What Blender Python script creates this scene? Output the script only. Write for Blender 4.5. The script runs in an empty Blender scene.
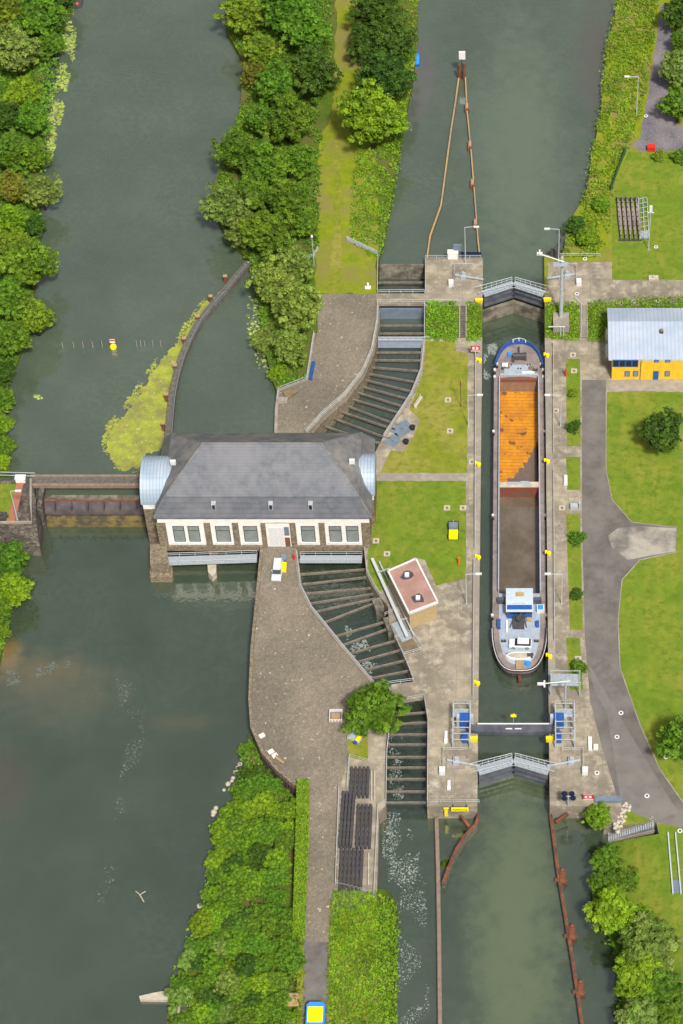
import bpy, bmesh, math, random
from mathutils import Vector, noise
R = math.radians
sc = bpy.context.scene
col = sc.collection
rnd = random.Random(11)

# ------------------------------------------------------------------ camera
PITCH = R(51); F = 2500.0; D0 = 472.0; PX0 = 513.5
cd = bpy.data.cameras.new('camera'); cam = bpy.data.objects.new('camera', cd); col.objects.link(cam)
CAM = Vector((0, -D0*math.cos(PITCH), D0*math.sin(PITCH)))
cam.location = CAM; cam.rotation_euler = (math.pi/2-PITCH, 0, 0)
cd.sensor_fit = 'AUTO'; cd.sensor_width = 36; cd.lens = F/1024*36
cd.shift_x = (341.5-PX0)/1024; cd.clip_start = 1; cd.clip_end = 3000
sc.camera = cam
# ------------------------------------------------------------------ light
w = bpy.data.worlds.new('World'); sc.world = w; w.use_nodes = True
nt = w.node_tree; bg = nt.nodes['Background']
sky = nt.nodes.new('ShaderNodeTexSky'); sky.sky_type = 'NISHITA'; sky.sun_disc = False
SUN_EL = R(55); SUN_AZ = R(160)          # azimuth clockwise from +Y (the canal's direction)
sky.sun_elevation = SUN_EL; sky.sun_rotation = SUN_AZ
sky.air_density = 1.0; sky.dust_density = 6.0; sky.ozone_density = 0.6
hs_ = nt.nodes.new('ShaderNodeHueSaturation'); hs_.inputs['Saturation'].default_value = .55   # thin cloud: a whiter sky
nt.links.new(sky.outputs[0], hs_.inputs['Color']); nt.links.new(hs_.outputs[0], bg.inputs[0]); bg.inputs[1].default_value = 0.085
sd = bpy.data.lights.new('sun', 'SUN'); sun = bpy.data.objects.new('sun', sd); col.objects.link(sun)
sd.energy = 3.4; sd.angle = R(6); sd.color = (1, .96, .9)
sdir = Vector((math.sin(SUN_AZ)*math.cos(SUN_EL), math.cos(SUN_AZ)*math.cos(SUN_EL), math.sin(SUN_EL)))
sun.rotation_euler = sdir.to_track_quat('Z', 'Y').to_euler(); sun.location = (0, 0, 200)
vs = sc.view_settings; vs.view_transform = 'Standard'; vs.look = 'None'; vs.exposure = 0.32; vs.gamma = 1

# ------------------------------------------------------------------ measuring helpers
cP, sP = math.cos(PITCH), math.sin(PITCH)
def ray(px, py):
    a = (px-PX0)/F; b = (512-py)/F
    return Vector((a, b*sP + cP, b*cP - sP))
def W(px, py, z=0.0):
    d = ray(px, py); t = (z-CAM.z)/d.z
    return CAM + d*t
def WY(px, py, Y):
    d = ray(px, py); t = (Y-CAM.y)/d.y
    return CAM + d*t
def PP(pts, z): return [W(x, y, z).xy for x, y in pts]

# ------------------------------------------------------------------ materials
MATS = {}
def mat(name, c1, c2=None, scale=1.0, rough=.8, spec=.3, c3=None, scale3=.05, bump=0, bscale=None, metal=0, detail=4, sharp=(.35, .65), c4=None, f4=.62, scale4=3, trans=0, objrand=0, attr=False, w4=.06):
    m = bpy.data.materials.new(name); m.use_nodes = True; MATS[name] = m
    n = m.node_tree.nodes; l = m.node_tree.links; b = n['Principled BSDF']
    b.inputs['Roughness'].default_value = rough; b.inputs['Specular IOR Level'].default_value = spec
    b.inputs['Metallic'].default_value = metal
    tc = n.new('ShaderNodeTexCoord')
    def nz(s, lo, hi, det=detail):
        t = n.new('ShaderNodeTexNoise'); t.inputs['Scale'].default_value = s; t.inputs['Detail'].default_value = det
        t.inputs['Roughness'].default_value = .65
        l.new(tc.outputs['Object'], t.inputs['Vector'])
        r = n.new('ShaderNodeMapRange'); r.inputs[1].default_value = lo; r.inputs[2].default_value = hi
        l.new(t.outputs[0], r.inputs[0]); return r.outputs[0]
    def mix(f, a, c):
        x = n.new('ShaderNodeMix'); x.data_type = 'RGBA'
        l.new(f, x.inputs[0])
        if isinstance(a, tuple): x.inputs[6].default_value = (*a, 1)
        else: l.new(a, x.inputs[6])
        if isinstance(c, tuple): x.inputs[7].default_value = (*c, 1)
        else: l.new(c, x.inputs[7])
        return x.outputs[2]
    cur = c1
    if c2 is not None:
        cur = mix(nz(scale, *sharp), c1, c2)
    if c3 is not None: cur = mix(nz(scale3, .42, .62), cur, c3)
    if c4 is not None: cur = mix(nz(scale4, f4, f4+w4, 2 if w4 < .1 else 5), cur, c4)
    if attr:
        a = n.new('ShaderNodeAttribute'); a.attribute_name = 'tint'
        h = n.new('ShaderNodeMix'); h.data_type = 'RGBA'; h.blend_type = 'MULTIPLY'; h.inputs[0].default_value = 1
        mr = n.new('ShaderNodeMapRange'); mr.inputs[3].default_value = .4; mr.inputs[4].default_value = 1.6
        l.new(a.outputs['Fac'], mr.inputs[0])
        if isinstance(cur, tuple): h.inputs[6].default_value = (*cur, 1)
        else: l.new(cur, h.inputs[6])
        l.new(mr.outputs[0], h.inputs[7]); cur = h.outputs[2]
    if objrand:
        o = n.new('ShaderNodeObjectInfo'); hs = n.new('ShaderNodeHueSaturation')
        mr = n.new('ShaderNodeMapRange'); mr.inputs[3].default_value = .5-.035*objrand; mr.inputs[4].default_value = .5+.025*objrand
        mv = n.new('ShaderNodeMapRange'); mv.inputs[3].default_value = 1-.3*objrand; mv.inputs[4].default_value = 1+.3*objrand
        ml = n.new('ShaderNodeMath'); ml.operation = 'MULTIPLY'; ml.inputs[1].default_value = 7.31
        fr = n.new('ShaderNodeMath'); fr.operation = 'FRACT'
        l.new(o.outputs['Random'], mr.inputs[0]); l.new(o.outputs['Random'], ml.inputs[0]); l.new(ml.outputs[0], fr.inputs[0]); l.new(fr.outputs[0], mv.inputs[0])
        l.new(mr.outputs[0], hs.inputs['Hue']); l.new(mv.outputs[0], hs.inputs['Value'])
        if isinstance(cur, tuple): hs.inputs['Color'].default_value = (*cur, 1)
        else: l.new(cur, hs.inputs['Color'])
        cur = hs.outputs[0]
    if isinstance(cur, tuple): b.inputs['Base Color'].default_value = (*cur, 1)
    else: l.new(cur, b.inputs['Base Color'])
    if bump:
        t = n.new('ShaderNodeTexNoise'); t.inputs['Scale'].default_value = bscale or scale*2; t.inputs['Detail'].default_value = 3
        l.new(tc.outputs['Object'], t.inputs['Vector'])
        bp = n.new('ShaderNodeBump'); bp.inputs['Strength'].default_value = 1; bp.inputs['Distance'].default_value = bump
        l.new(t.outputs[0], bp.inputs['Height']); l.new(bp.outputs[0], b.inputs['Normal'])
    if trans:
        tr = n.new('ShaderNodeBsdfTranslucent'); ms = n.new('ShaderNodeMixShader'); ms.inputs[0].default_value = trans
        if isinstance(cur, tuple): tr.inputs[0].default_value = (*cur, 1)
        else: l.new(cur, tr.inputs[0])
        l.new(b.outputs[0], ms.inputs[1]); l.new(tr.outputs[0], ms.inputs[2])
        l.new(ms.outputs[0], n['Material Output'].inputs[0])
    return m
def stripes(m, axis, period, width, colr, strength=1.0, noise_amt=0.0, also_bump=0):
    """lines of another colour across the surface: seams, joints, board edges"""
    n = m.node_tree.nodes; l = m.node_tree.links; b = n['Principled BSDF']
    tc = n.new('ShaderNodeTexCoord'); s = n.new('ShaderNodeSeparateXYZ'); l.new(tc.outputs['Object'], s.inputs[0])
    d = n.new('ShaderNodeMath'); d.operation = 'DIVIDE'; d.inputs[1].default_value = period; l.new(s.outputs[axis], d.inputs[0])
    f = n.new('ShaderNodeMath'); f.operation = 'FRACT'; l.new(d.outputs[0], f.inputs[0])
    c = n.new('ShaderNodeMath'); c.operation = 'LESS_THAN'; c.inputs[1].default_value = width/period; l.new(f.outputs[0], c.inputs[0])
    g = n.new('ShaderNodeMath'); g.operation = 'MULTIPLY'; g.inputs[1].default_value = strength; l.new(c.outputs[0], g.inputs[0])
    x = n.new('ShaderNodeMix'); x.data_type = 'RGBA'; l.new(g.outputs[0], x.inputs[0]); x.inputs[7].default_value = (*colr, 1)
    src = b.inputs['Base Color'].links
    if src: l.new(src[0].from_socket, x.inputs[6])
    else: x.inputs[6].default_value = b.inputs['Base Color'].default_value
    l.new(x.outputs[2], b.inputs['Base Color'])
    return m
def stones(m, scale, colr, amt=.6, w=.06, stretch=(1, 1, 1)):
    n = m.node_tree.nodes; l = m.node_tree.links; b = n['Principled BSDF']
    tc = n.new('ShaderNodeTexCoord'); mp = n.new('ShaderNodeMapping'); mp.inputs['Scale'].default_value = stretch
    l.new(tc.outputs['Object'], mp.inputs[0])
    v = n.new('ShaderNodeTexVoronoi'); v.inputs['Scale'].default_value = scale; l.new(mp.outputs[0], v.inputs['Vector'])
    hs = n.new('ShaderNodeMix'); hs.data_type = 'RGBA'; hs.blend_type = 'MULTIPLY'; hs.inputs[0].default_value = amt
    bw = n.new('ShaderNodeRGBToBW'); l.new(v.outputs['Color'], bw.inputs[0])
    mr = n.new('ShaderNodeMapRange'); mr.inputs[1].default_value = .2; mr.inputs[2].default_value = .8; mr.inputs[3].default_value = .45; mr.inputs[4].default_value = 1.6; l.new(bw.outputs[0], mr.inputs[0])
    l.new(mr.outputs[0], hs.inputs[7])
    src = b.inputs['Base Color'].links
    l.new(src[0].from_socket, hs.inputs[6]) if src else None
    v2 = n.new('ShaderNodeTexVoronoi'); v2.feature = 'DISTANCE_TO_EDGE'; v2.inputs['Scale'].default_value = scale; l.new(mp.outputs[0], v2.inputs['Vector'])
    c = n.new('ShaderNodeMath'); c.operation = 'LESS_THAN'; c.inputs[1].default_value = w; l.new(v2.outputs[0], c.inputs[0])
    x = n.new('ShaderNodeMix'); x.data_type = 'RGBA'; l.new(c.outputs[0], x.inputs[0]); l.new(hs.outputs[2], x.inputs[6]); x.inputs[7].default_value = (*colr, 1)
    l.new(x.outputs[2], b.inputs['Base Color']); return m

mat('grass', (.155, .22, .020), (.105, .170, .016), .3, .95, .1, (.20, .22, .03), .14, .05, 5, c4=(.085, .14, .012), f4=.46, scale4=.8, w4=.25)
mat('lawn_worn', (.22, .235, .022), (.14, .185, .016), .35, .95, .1, (.25, .235, .05), .12, .05, 5, c4=(.14, .15, .02), f4=.46, scale4=.9, w4=.25)
mat('undergrowth', (.05, .10, .010), (.10, .15, .012), .4, .95, .1, (.11, .11, .03), .07, .1, 3)
mat('rough_grass', (.14, .20, .010), (.22, .24, .014), .5, .95, .1, (.20, .18, .05), .1, .08, 4)
stones(mat('cobbles', (.235, .20, .148), (.19, .162, .122), .22, .9, .2, (.15, .13, .10), .06, c4=(.5, .45, .36), f4=.66, scale4=1.3), 3.2, (.15, .128, .10), .28, .025)
mat('concrete', (.34, .295, .215), (.22, .19, .14), .45, .85, .3, (.18, .155, .12), .13, .02, 4, c4=(.44, .39, .30), f4=.5, scale4=.5, w4=.25)
stripes(stripes(MATS['concrete'], 0, 5.2, .1, (.17, .15, .12), .6), 1, 6.1, .1, (.17, .15, .12), .6)
mat('coping', (.34, .30, .24), (.24, .21, .17), .9, .85, .3, (.24, .21, .175), .2)
mat('wall_concrete', (.24, .21, .16), (.13, .12, .095), .6, .9, .2, (.07, .07, .055), .3, .03)
stones(mat('ashlar', (.17, .145, .115), (.10, .088, .07), .6, .9, .2, (.07, .06, .05), .2), .9, (.05, .045, .04), .7, .05, (1, 1, 2))
mat('masonry', (.19, .155, .11), (.09, .075, .055), 1.2, .9, .2, (.26, .21, .14), 2.2)
mat('asphalt', (.14, .127, .113), (.11, .10, .09), .5, .9, .3, (.175, .16, .142), .1, c4=(.09, .083, .076), f4=.5, scale4=.25, w4=.3)
mat('asphalt_mid', (.165, .155, .14), (.135, .128, .118), .6, .9, .3, (.19, .175, .155), .1)
mat('asphalt_pale', (.165, .15, .13), (.135, .125, .11), .5, .9, .3, (.34, .31, .26), .17)
mat('gravel_path', (.15, .135, .15), (.22, .20, .195), .6, .9, .3, (.11, .10, .12), .15, c4=(.3, .28, .26), f4=.6, scale4=3)
mat('dirt', (.20, .155, .095), (.13, .10, .065), 1, .95, .1)
mat('rail_steel', (.45, .48, .50), rough=.5, spec=.5)
mat('galvanised', (.42, .46, .48), (.3, .34, .37), 2, .5, .5)
mat('grating', (.33, .37, .40), (.24, .27, .3), 3, .6, .4)
mat('gate_paint', (.075, .085, .105), (.05, .055, .07), 1, .5, .5, (.10, .105, .12), .4)
mat('dark_steel', (.045, .045, .052), (.075, .07, .07), 2, .6, .4)
mat('girder_steel', (.045, .045, .052), (.075, .072, .08), 1.5, .6, .4, (.06, .055, .055), .5)
mat('beam_wood', (.24, .20, .15), (.15, .13, .105), 1.5, .85, .2, (.12, .11, .09), .6)
mat('beam_dark', (.15, .14, .115), (.085, .08, .07), 1.5, .85, .2)
mat('rust', (.24, .085, .035), (.13, .05, .025), 1.5, .85, .3, (.09, .04, .03), .5)
mat('old_timber', (.36, .26, .17), (.26, .18, .115), .8, .85, .2, (.42, .28, .10), .12)
mat('pile_brown', (.11, .075, .065), (.07, .05, .045), 1.5, .8, .3)
mat('timber_grey', (.26, .19, .14), (.18, .13, .1), 1, .85, .2)
mat('slate', (.118, .128, .145), (.082, .090, .105), .8, .6, .4, (.15, .15, .165), .12, c4=(.17, .17, .18), f4=.5, scale4=.3, w4=.35)
stripes(MATS['slate'], 1, .45, .06, (.07, .07, .09), .5)
mat('slate_side', (.155, .155, .16), (.10, .102, .108), .8, .6, .4, (.21, .2, .185), .3)
stripes(mat('zinc_roof', (.30, .38, .46), (.24, .31, .39), .6, .4, .5, (.36, .42, .48), .3), 0, .62, .1, (.17, .22, .29), .8)
stripes(mat('trapezoid_roof', (.36, .42, .51), (.31, .37, .45), .3, .5, .5, (.42, .46, .53), .12), 0, .78, .2, (.25, .31, .40), .6)
mat('white_plaster', (.80, .78, .72), (.68, .66, .61), 1, .8, .3)
mat('white_paint', (.68, .68, .67), (.58, .58, .57), 3, .5, .5)
mat('window_glass', (.17, .20, .19), (.24, .27, .25), .7, .12, .6)
mat('dark_hole', (.018, .02, .02), rough=.9)
stripes(mat('yellow_cladding', (.78, .50, .03), (.68, .42, .025), .7, .7, .3), 0, 1.25, .05, (.5, .27, .02), .6)
mat('yellow_paint', (.85, .62, .01), (.75, .52, .01), 2, .5, .5)
mat('signal_yellow', (.9, .75, .0), rough=.5)
mat('blue_paint', (.02, .10, .36), (.015, .07, .26), 2, .5, .5)
mat('cyan_paint', (.03, .28, .72), (.03, .22, .6), 2, .5, .5)
mat('car_silver', (.52, .55, .58), rough=.25, spec=.6)
mat('car_white', (.66, .67, .68), rough=.25, spec=.6)
mat('car_glass', (.02, .025, .03), rough=.08, spec=.7)
mat('tyre', (.02, .02, .02), rough=.9)
mat('red_paint', (.62, .03, .02), (.5, .025, .02), 2, .5, .4)
mat('orange_paint', (.85, .14, .015), rough=.5)
mat('red_oxide', (.27, .062, .04), (.19, .05, .035), 1, .75, .3, (.15, .08, .05), .4)
mat('hold_rust', (.60, .26, .012), (.50, .20, .012), 1.2, .8, .3, (.40, .15, .02), .2, c4=(.11, .06, .03), f4=.6, scale4=.42)
stripes(MATS['hold_rust'], 1, .85, .12, (.28, .10, .02), .75)
mat('hold_brown', (.21, .115, .06), (.15, .08, .045), 1, .8, .3)
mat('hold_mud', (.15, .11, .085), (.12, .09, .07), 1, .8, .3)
mat('hold_wet', (.115, .09, .058), (.095, .072, .045), .7, .05, .6, (.15, .12, .09), .15)
MATS['hold_wet'].node_tree.nodes['Principled BSDF'].inputs['IOR'].default_value = 1.9
mat('deck_pinkgrey', (.22, .18, .165), (.16, .13, .12), 1.2, .7, .3, (.27, .22, .2), .4)
mat('deck_bluegrey', (.34, .40, .47), (.27, .32, .38), 1.3, .6, .4)
mat('hull_black', (.03, .03, .035), (.06, .05, .05), 1, .5, .4)
mat('roof_white', (.46, .54, .60), (.40, .47, .53), 1.5, .5, .4)
mat('roof_felt', (.33, .19, .155), (.27, .155, .125), 1, .9, .2, (.37, .23, .19), .5)
stripes(mat('tan_brick', (.46, .35, .19), (.38, .28, .15), 2, .9, .2), 2, .25, .05, (.3, .23, .13), .6)
mat('duckweed', (.33, .35, .05), (.25, .30, .035), 1.1, .9, .2, (.20, .20, .06), .35, c4=(.38, .36, .16), f4=.62, scale4=1.2)
mat('lily_pad', (.28, .34, .08), (.2, .27, .05), 1, .7, .3, attr=True)
mat('foam', (.24, .27, .25), rough=.9)
mat('foam_faint', (.105, .125, .112), rough=.9)
mat('bark', (.10, .075, .05), (.06, .045, .03), 4, .95, .1)
mat('birch_bark', (.45, .43, .38), (.15, .13, .11), 4, .95, .1)
mat('stone_pale', (.5, .45, .36), (.36, .32, .25), 1, .9, .2)
mat('net_green', (.03, .13, .07), rough=.8)
mat('brick_path', (.35, .15, .09), (.27, .12, .075), 1.5, .9, .2)
mat('weir_purple', (.075, .06, .068), (.05, .04, .045), 1, .6, .4, (.11, .09, .085), .5)
mat('weir_sill', (.085, .072, .045), (.06, .055, .04), .8, .85, .3, (.2, .15, .05), .6)
mat('bluish_steel', (.17, .21, .26), (.13, .16, .20), 1, .5, .4)
mat('solar', (.01, .015, .04), rough=.2, spec=.6)
for nme, a, b_ in [('leaf_mid', (.073, .175, .011), (.14, .26, .016)), ('leaf_dark', (.042, .10, .010), (.080, .155, .013)),
                   ('leaf_bright', (.145, .275, .010), (.215, .345, .013)), ('leaf_olive', (.125, .215, .014), (.19, .285, .016)),
                   ('leaf_willow', (.15, .235, .04), (.22, .31, .055)), ('leaf_birch', (.175, .25, .035), (.24, .31, .05)),
                   ('leaf_brown', (.15, .16, .016), (.19, .19, .02)), ('leaf_flower', (.11, .22, .018), (.23, .31, .07)),
                   ('leaf_hedge', (.115, .245, .010), (.185, .32, .013)), ('leaf_cover', (.115, .225, .010), (.21, .335, .014))]:
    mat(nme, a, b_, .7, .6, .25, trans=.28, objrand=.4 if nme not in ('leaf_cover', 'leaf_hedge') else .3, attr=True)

stripes(MATS['grass'], 0, 2.8, 1.4, (.125, .19, .02), .35)
def water(name, base, dark, patches=(), ripple=.02, rs=1.2):
    m = mat(name, base, dark, .035, .06, .75, detail=3, c3=tuple(v*1.05 for v in dark), scale3=1.1, c4=tuple(v*.9 for v in base), f4=.4, scale4=.05, w4=.3)
    n = m.node_tree.nodes; l = m.node_tree.links; b = n['Principled BSDF']
    b.inputs['IOR'].default_value = 2.0
    tc = n.new('ShaderNodeTexCoord')
    cur = b.inputs['Base Color'].links[0].from_socket
    for (x, y, rx, ry, c, a) in patches:
        mp = n.new('ShaderNodeMapping'); mp.vector_type = 'TEXTURE'; mp.inputs['Location'].default_value = (x, y, 0); mp.inputs['Scale'].default_value = (rx, ry, 1000)
        l.new(tc.outputs['Object'], mp.inputs[0])
        ln = n.new('ShaderNodeVectorMath'); ln.operation = 'LENGTH'; l.new(mp.outputs[0], ln.inputs[0])
        t = n.new('ShaderNodeTexNoise'); t.inputs['Scale'].default_value = .35; t.inputs['Detail'].default_value = 4; l.new(tc.outputs['Object'], t.inputs['Vector'])
        ad = n.new('ShaderNodeMath'); ad.operation = 'ADD'; l.new(ln.outputs['Value'], ad.inputs[0]); l.new(t.outputs[0], ad.inputs[1])
        mr = n.new('ShaderNodeMapRange'); mr.interpolation_type = 'SMOOTHSTEP'
        mr.inputs[1].default_value = 1.5; mr.inputs[2].default_value = .6; mr.inputs[3].default_value = 0; mr.inputs[4].default_value = a
        l.new(ad.outputs[0], mr.inputs[0])
        x_ = n.new('ShaderNodeMix'); x_.data_type = 'RGBA'; l.new(mr.outputs[0], x_.inputs[0]); l.new(cur, x_.inputs[6]); x_.inputs[7].default_value = (*c, 1)
        cur = x_.outputs[2]
    l.new(cur, b.inputs['Base Color'])
    t1 = n.new('ShaderNodeTexNoise'); t1.inputs['Scale'].default_value = rs; t1.inputs['Detail'].default_value = 3
    l.new(tc.outputs['Object'], t1.inputs['Vector'])
    bp = n.new('ShaderNodeBump'); bp.inputs['Distance'].default_value = ripple; l.new(t1.outputs[0], bp.inputs['Height'])
    l.new(bp.outputs[0], b.inputs['Normal'])
    return m

# ------------------------------------------------------------------ mesh helpers
class MB:
    def __init__(s): s.v = []; s.f = []; s.t = []
    def add(s, vs, fs):
        o = len(s.v); s.v += [tuple(p) for p in vs]; s.f += [tuple(i+o for i in f) for f in fs]; return s
    def box(s, x0, x1, y0, y1, z0, z1):
        return s.add([(x0, y0, z0), (x1, y0, z0), (x1, y1, z0), (x0, y1, z0), (x0, y0, z1), (x1, y0, z1), (x1, y1, z1), (x0, y1, z1)],
                     [(0, 3, 2, 1), (4, 5, 6, 7), (0, 1, 5, 4), (1, 2, 6, 5), (2, 3, 7, 6), (3, 0, 4, 7)])
    def beam(s, p, q, wd, h):                      # box between two points, wd wide, h high (top at the points)
        p = Vector(p); q = Vector(q); d = (q-p); n = Vector((-d.y, d.x, 0))
        if n.length < 1e-6: n = Vector((1, 0, 0))
        n = n.normalized()*wd/2; u = Vector((0, 0, -h))
        if abs(d.z) > 3*math.hypot(d.x, d.y):
            a = Vector((wd/2, 0, 0)); b = Vector((0, wd/2, 0))
            vs_ = [p-a-b, p+a-b, p+a+b, p-a+b, q-a-b, q+a-b, q+a+b, q-a+b]
            return s.add(vs_, [(0, 3, 2, 1), (4, 5, 6, 7), (0, 1, 5, 4), (1, 2, 6, 5), (2, 3, 7, 6), (3, 0, 4, 7)])
        vs_ = [p+n+u, p-n+u, q-n+u, q+n+u, p+n, p-n, q-n, q+n]
        return s.add(vs_, [(0, 3, 2, 1), (4, 5, 6, 7), (0, 1, 5, 4), (1, 2, 6, 5), (2, 3, 7, 6), (3, 0, 4, 7)])
    def prism(s, poly, z0, z1):
        n = len(poly)
        a = sum(poly[i][0]*poly[(i+1) % n][1]-poly[(i+1) % n][0]*poly[i][1] for i in range(n))
        if a < 0: poly = poly[::-1]
        zt = z1 if callable(z1) else (lambda x, y: z1)
        vs_ = [(p[0], p[1], z0) for p in poly]+[(p[0], p[1], zt(p[0], p[1])) for p in poly]
        fs = [tuple(range(n))[::-1], tuple(range(n, 2*n))]+[(i, (i+1) % n, n+(i+1) % n, n+i) for i in range(n)]
        return s.add(vs_, fs)
    def sheet(s, poly, z):
        n = len(poly)
        a = sum(poly[i][0]*poly[(i+1) % n][1]-poly[(i+1) % n][0]*poly[i][1] for i in range(n))
        if a < 0: poly = poly[::-1]
        return s.add([(p[0], p[1], z) for p in poly], [tuple(range(n))])
    def cyl(s, x, y, z0, z1, r, r2=None, n=10):
        r2 = r if r2 is None else r2
        vs_ = [(x+r*math.cos(2*math.pi*i/n), y+r*math.sin(2*math.pi*i/n), z0) for i in range(n)]
        vs_ += [(x+r2*math.cos(2*math.pi*i/n), y+r2*math.sin(2*math.pi*i/n), z1) for i in range(n)]
        return s.add(vs_, [tuple(range(n))[::-1], tuple(range(n, 2*n))]+[(i, (i+1) % n, n+(i+1) % n, n+i) for i in range(n)])
    def tube(s, pts, r, n=6, r_end=None):
        pts = [Vector(p) for p in pts]; rings = []
        for i, p in enumerate(pts):
            d = (pts[min(i+1, len(pts)-1)]-pts[max(i-1, 0)]).normalized()
            a = d.cross(Vector((0, 0, 1)))
            if a.length < .05: a = d.cross(Vector((1, 0, 0)))
            a.normalize(); b = d.cross(a).normalized()
            rr = r if r_end is None else r+(r_end-r)*i/(len(pts)-1)
            rings.append([p+(a*math.cos(2*math.pi*k/n)+b*math.sin(2*math.pi*k/n))*rr for k in range(n)])
        vs_ = [v for ring in rings for v in ring]; fs = []
        for i in range(len(rings)-1):
            for k in range(n):
                fs.append((i*n+k, i*n+(k+1) % n, (i+1)*n+(k+1) % n, (i+1)*n+k))
        fs += [tuple(range(n))[::-1], tuple((len(rings)-1)*n+k for k in range(n))]
        return s.add(vs_, fs)
    def strip(s, pa, pb):                          # surface between two polylines of 3-D points
        n = len(pa)
        return s.add(list(pa)+list(pb), [(i, i+1, n+i+1, n+i) for i in range(n-1)])
    def ribbon(s, pts, wd, z0, z1):                # wall following a polyline of xy points
        pts = [Vector((p[0], p[1])) for p in pts]; L = []; Rr = []
        for i, p in enumerate(pts):
            d = (pts[min(i+1, len(pts)-1)]-pts[max(i-1, 0)]).normalized(); nn = Vector((-d.y, d.x))*wd/2
            L.append(p+nn); Rr.append(p-nn)
        return s.prism([tuple(p) for p in L]+[tuple(p) for p in Rr[::-1]], z0, z1)
    def mesh(s, name, m, recalc=True, smooth=False):
        if not s.t:
            used = sorted({i for f in s.f for i in f})
            if len(used) < len(s.v):
                mp = {u: k for k, u in enumerate(used)}; s.v = [s.v[u] for u in used]; s.f = [tuple(mp[i] for i in f) for f in s.f]
        me = bpy.data.meshes.new(name); me.from_pydata(s.v, [], s.f)
        if recalc:
            bm = bmesh.new(); bm.from_mesh(me); bmesh.ops.recalc_face_normals(bm, faces=bm.faces); bm.to_mesh(me); bm.free()
        if s.t:
            at = me.attributes.new('tint', 'FLOAT', 'POINT'); at.data.foreach_set('value', s.t)
        if m: me.materials.append(MATS[m] if isinstance(m, str) else m)
        if smooth:
            for p in me.polygons: p.use_smooth = True
        me.update(); return me
    def build(s, name, m, parent=None, off=None, **k):
        """off: world location of the parent, when the vertices are world coordinates"""
        if off is not None: s.v = [(a[0]-off[0], a[1]-off[1], a[2]-off[2]) for a in s.v]
        o = bpy.data.objects.new(name, s.mesh(name, m, **k)); col.objects.link(o)
        if parent is not None: o.parent = parent
        return o
def tag(o, label=None, cat=None, group=None, kind=None):
    if label: o['label'] = label
    if cat: o['category'] = cat
    if group: o['group'] = group
    if kind: o['kind'] = kind
    return o
def empty(name, loc, label, cat, group=None, rz=0):
    o = bpy.data.objects.new(name, None); col.objects.link(o); o.location = loc; o.rotation_euler = (0, 0, rz)
    o.empty_display_size = .5
    return tag(o, label, cat, group)
def kids(o): return [c for c in bpy.data.objects if c.parent == o]
KC = {}
def dup(root, loc, label=None, group=None, rz=None, scale=None):
    def cp(o, par):
        c = o.copy(); col.objects.link(c); c.parent = par
        if o.name not in KC: KC[o.name] = kids(o)
        for ch in KC[o.name]: cp(ch, c)
        return c
    r = cp(root, None); r.location = loc
    if label: r['label'] = label
    if group: r['group'] = group
    if rz is not None: r.rotation_euler = (0, 0, rz)
    if scale is not None: r.scale = scale
    return r
def struct(name, mb, m, **k):
    return tag(mb.build(name, m, **k), kind='structure')
def one(name, mb, m, loc, label, cat, group=None, rz=0, **k):
    """a thing that is one mesh, its vertices local to loc"""
    o = mb.build(name, m, **k); o.location = loc; o.rotation_euler = (0, 0, rz); return tag(o, label, cat, group)
ORD = 'first second third fourth fifth sixth seventh eighth ninth tenth eleventh twelfth thirteenth fourteenth fifteenth sixteenth seventeenth eighteenth nineteenth twentieth'.split()
def jag(pts, amp=1.6, step=7, seed=1):
    """irregular, worn edge along a polygon given in pixels"""
    q = random.Random(seed); out = []
    for i in range(len(pts)):
        a = pts[i]; b = pts[(i+1) % len(pts)]; L = math.hypot(b[0]-a[0], b[1]-a[1]); k = min(60, max(1, int(L/step)))
        for j in range(k): t = j/k; out.append((a[0]+(b[0]-a[0])*t+q.uniform(-amp, amp)*(j > 0), a[1]+(b[1]-a[1])*t+q.uniform(-amp, amp)*(j > 0)))
    return out
def inpoly(x, y, p):
    c = False; j = len(p)-1
    for i in range(len(p)):
        if (p[i][1] > y) != (p[j][1] > y) and x < (p[j][0]-p[i][0])*(y-p[i][1])/(p[j][1]-p[i][1])+p[i][0]: c = not c
        j = i
    return c

ZU, ZL, ZC, ZG = -1.5, -7.0, -4.6, -3.0      # upper water, lower water, side channel water, ground beside the lock
HX = 6.3                                     # half width of the lock chamber
# ------------------------------------------------------------------ water
def pt(px, py, z, rx, ry, c, a): q = W(px, py, z); return (q.x, q.y, rx, ry, c, a)
brown = (.12, .10, .045)
mU = water('water_upper', (.068, .092, .062), (.082, .107, .075), [pt(520, 150, ZU, 14, 60, (.105, .138, .088), .9), pt(600, 60, ZU, 9, 34, (.085, .078, .062), .8), pt(420, 80, ZU, 6, 22, (.11, .105, .10), .7)], .012, 1.6)
mL = water('water_lower', (.040, .058, .034), (.052, .071, .045),
           [pt(35, 672, ZL, 13, 6, brown, .7), pt(5, 655, ZL, 5, 7, (.17, .12, .05), .9), pt(185, 722, ZL, 8, 3, brown, .3), pt(0, 785, ZL, 8, 12, (.075, .055, .045), .5),
            pt(60, 690, ZL, 18, 12, (.10, .095, .055), .5),
            pt(515, 900, ZL, 11, 40, (.095, .122, .062), .95), pt(515, 1050, ZL, 12, 40, (.095, .122, .062), .95)], .03, 1.3)
mC = water('water_channel', (.035, .052, .038), (.05, .066, .05), [], .02, 1.5)
mT = water('water_race', (.02, .034, .022), (.036, .052, .036), [], .12, .9)
struct('riverbed', MB().sheet([(-900, -900), (900, -900), (900, 900), (-900, 900)], -9), 'dirt', recalc=False)
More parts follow.
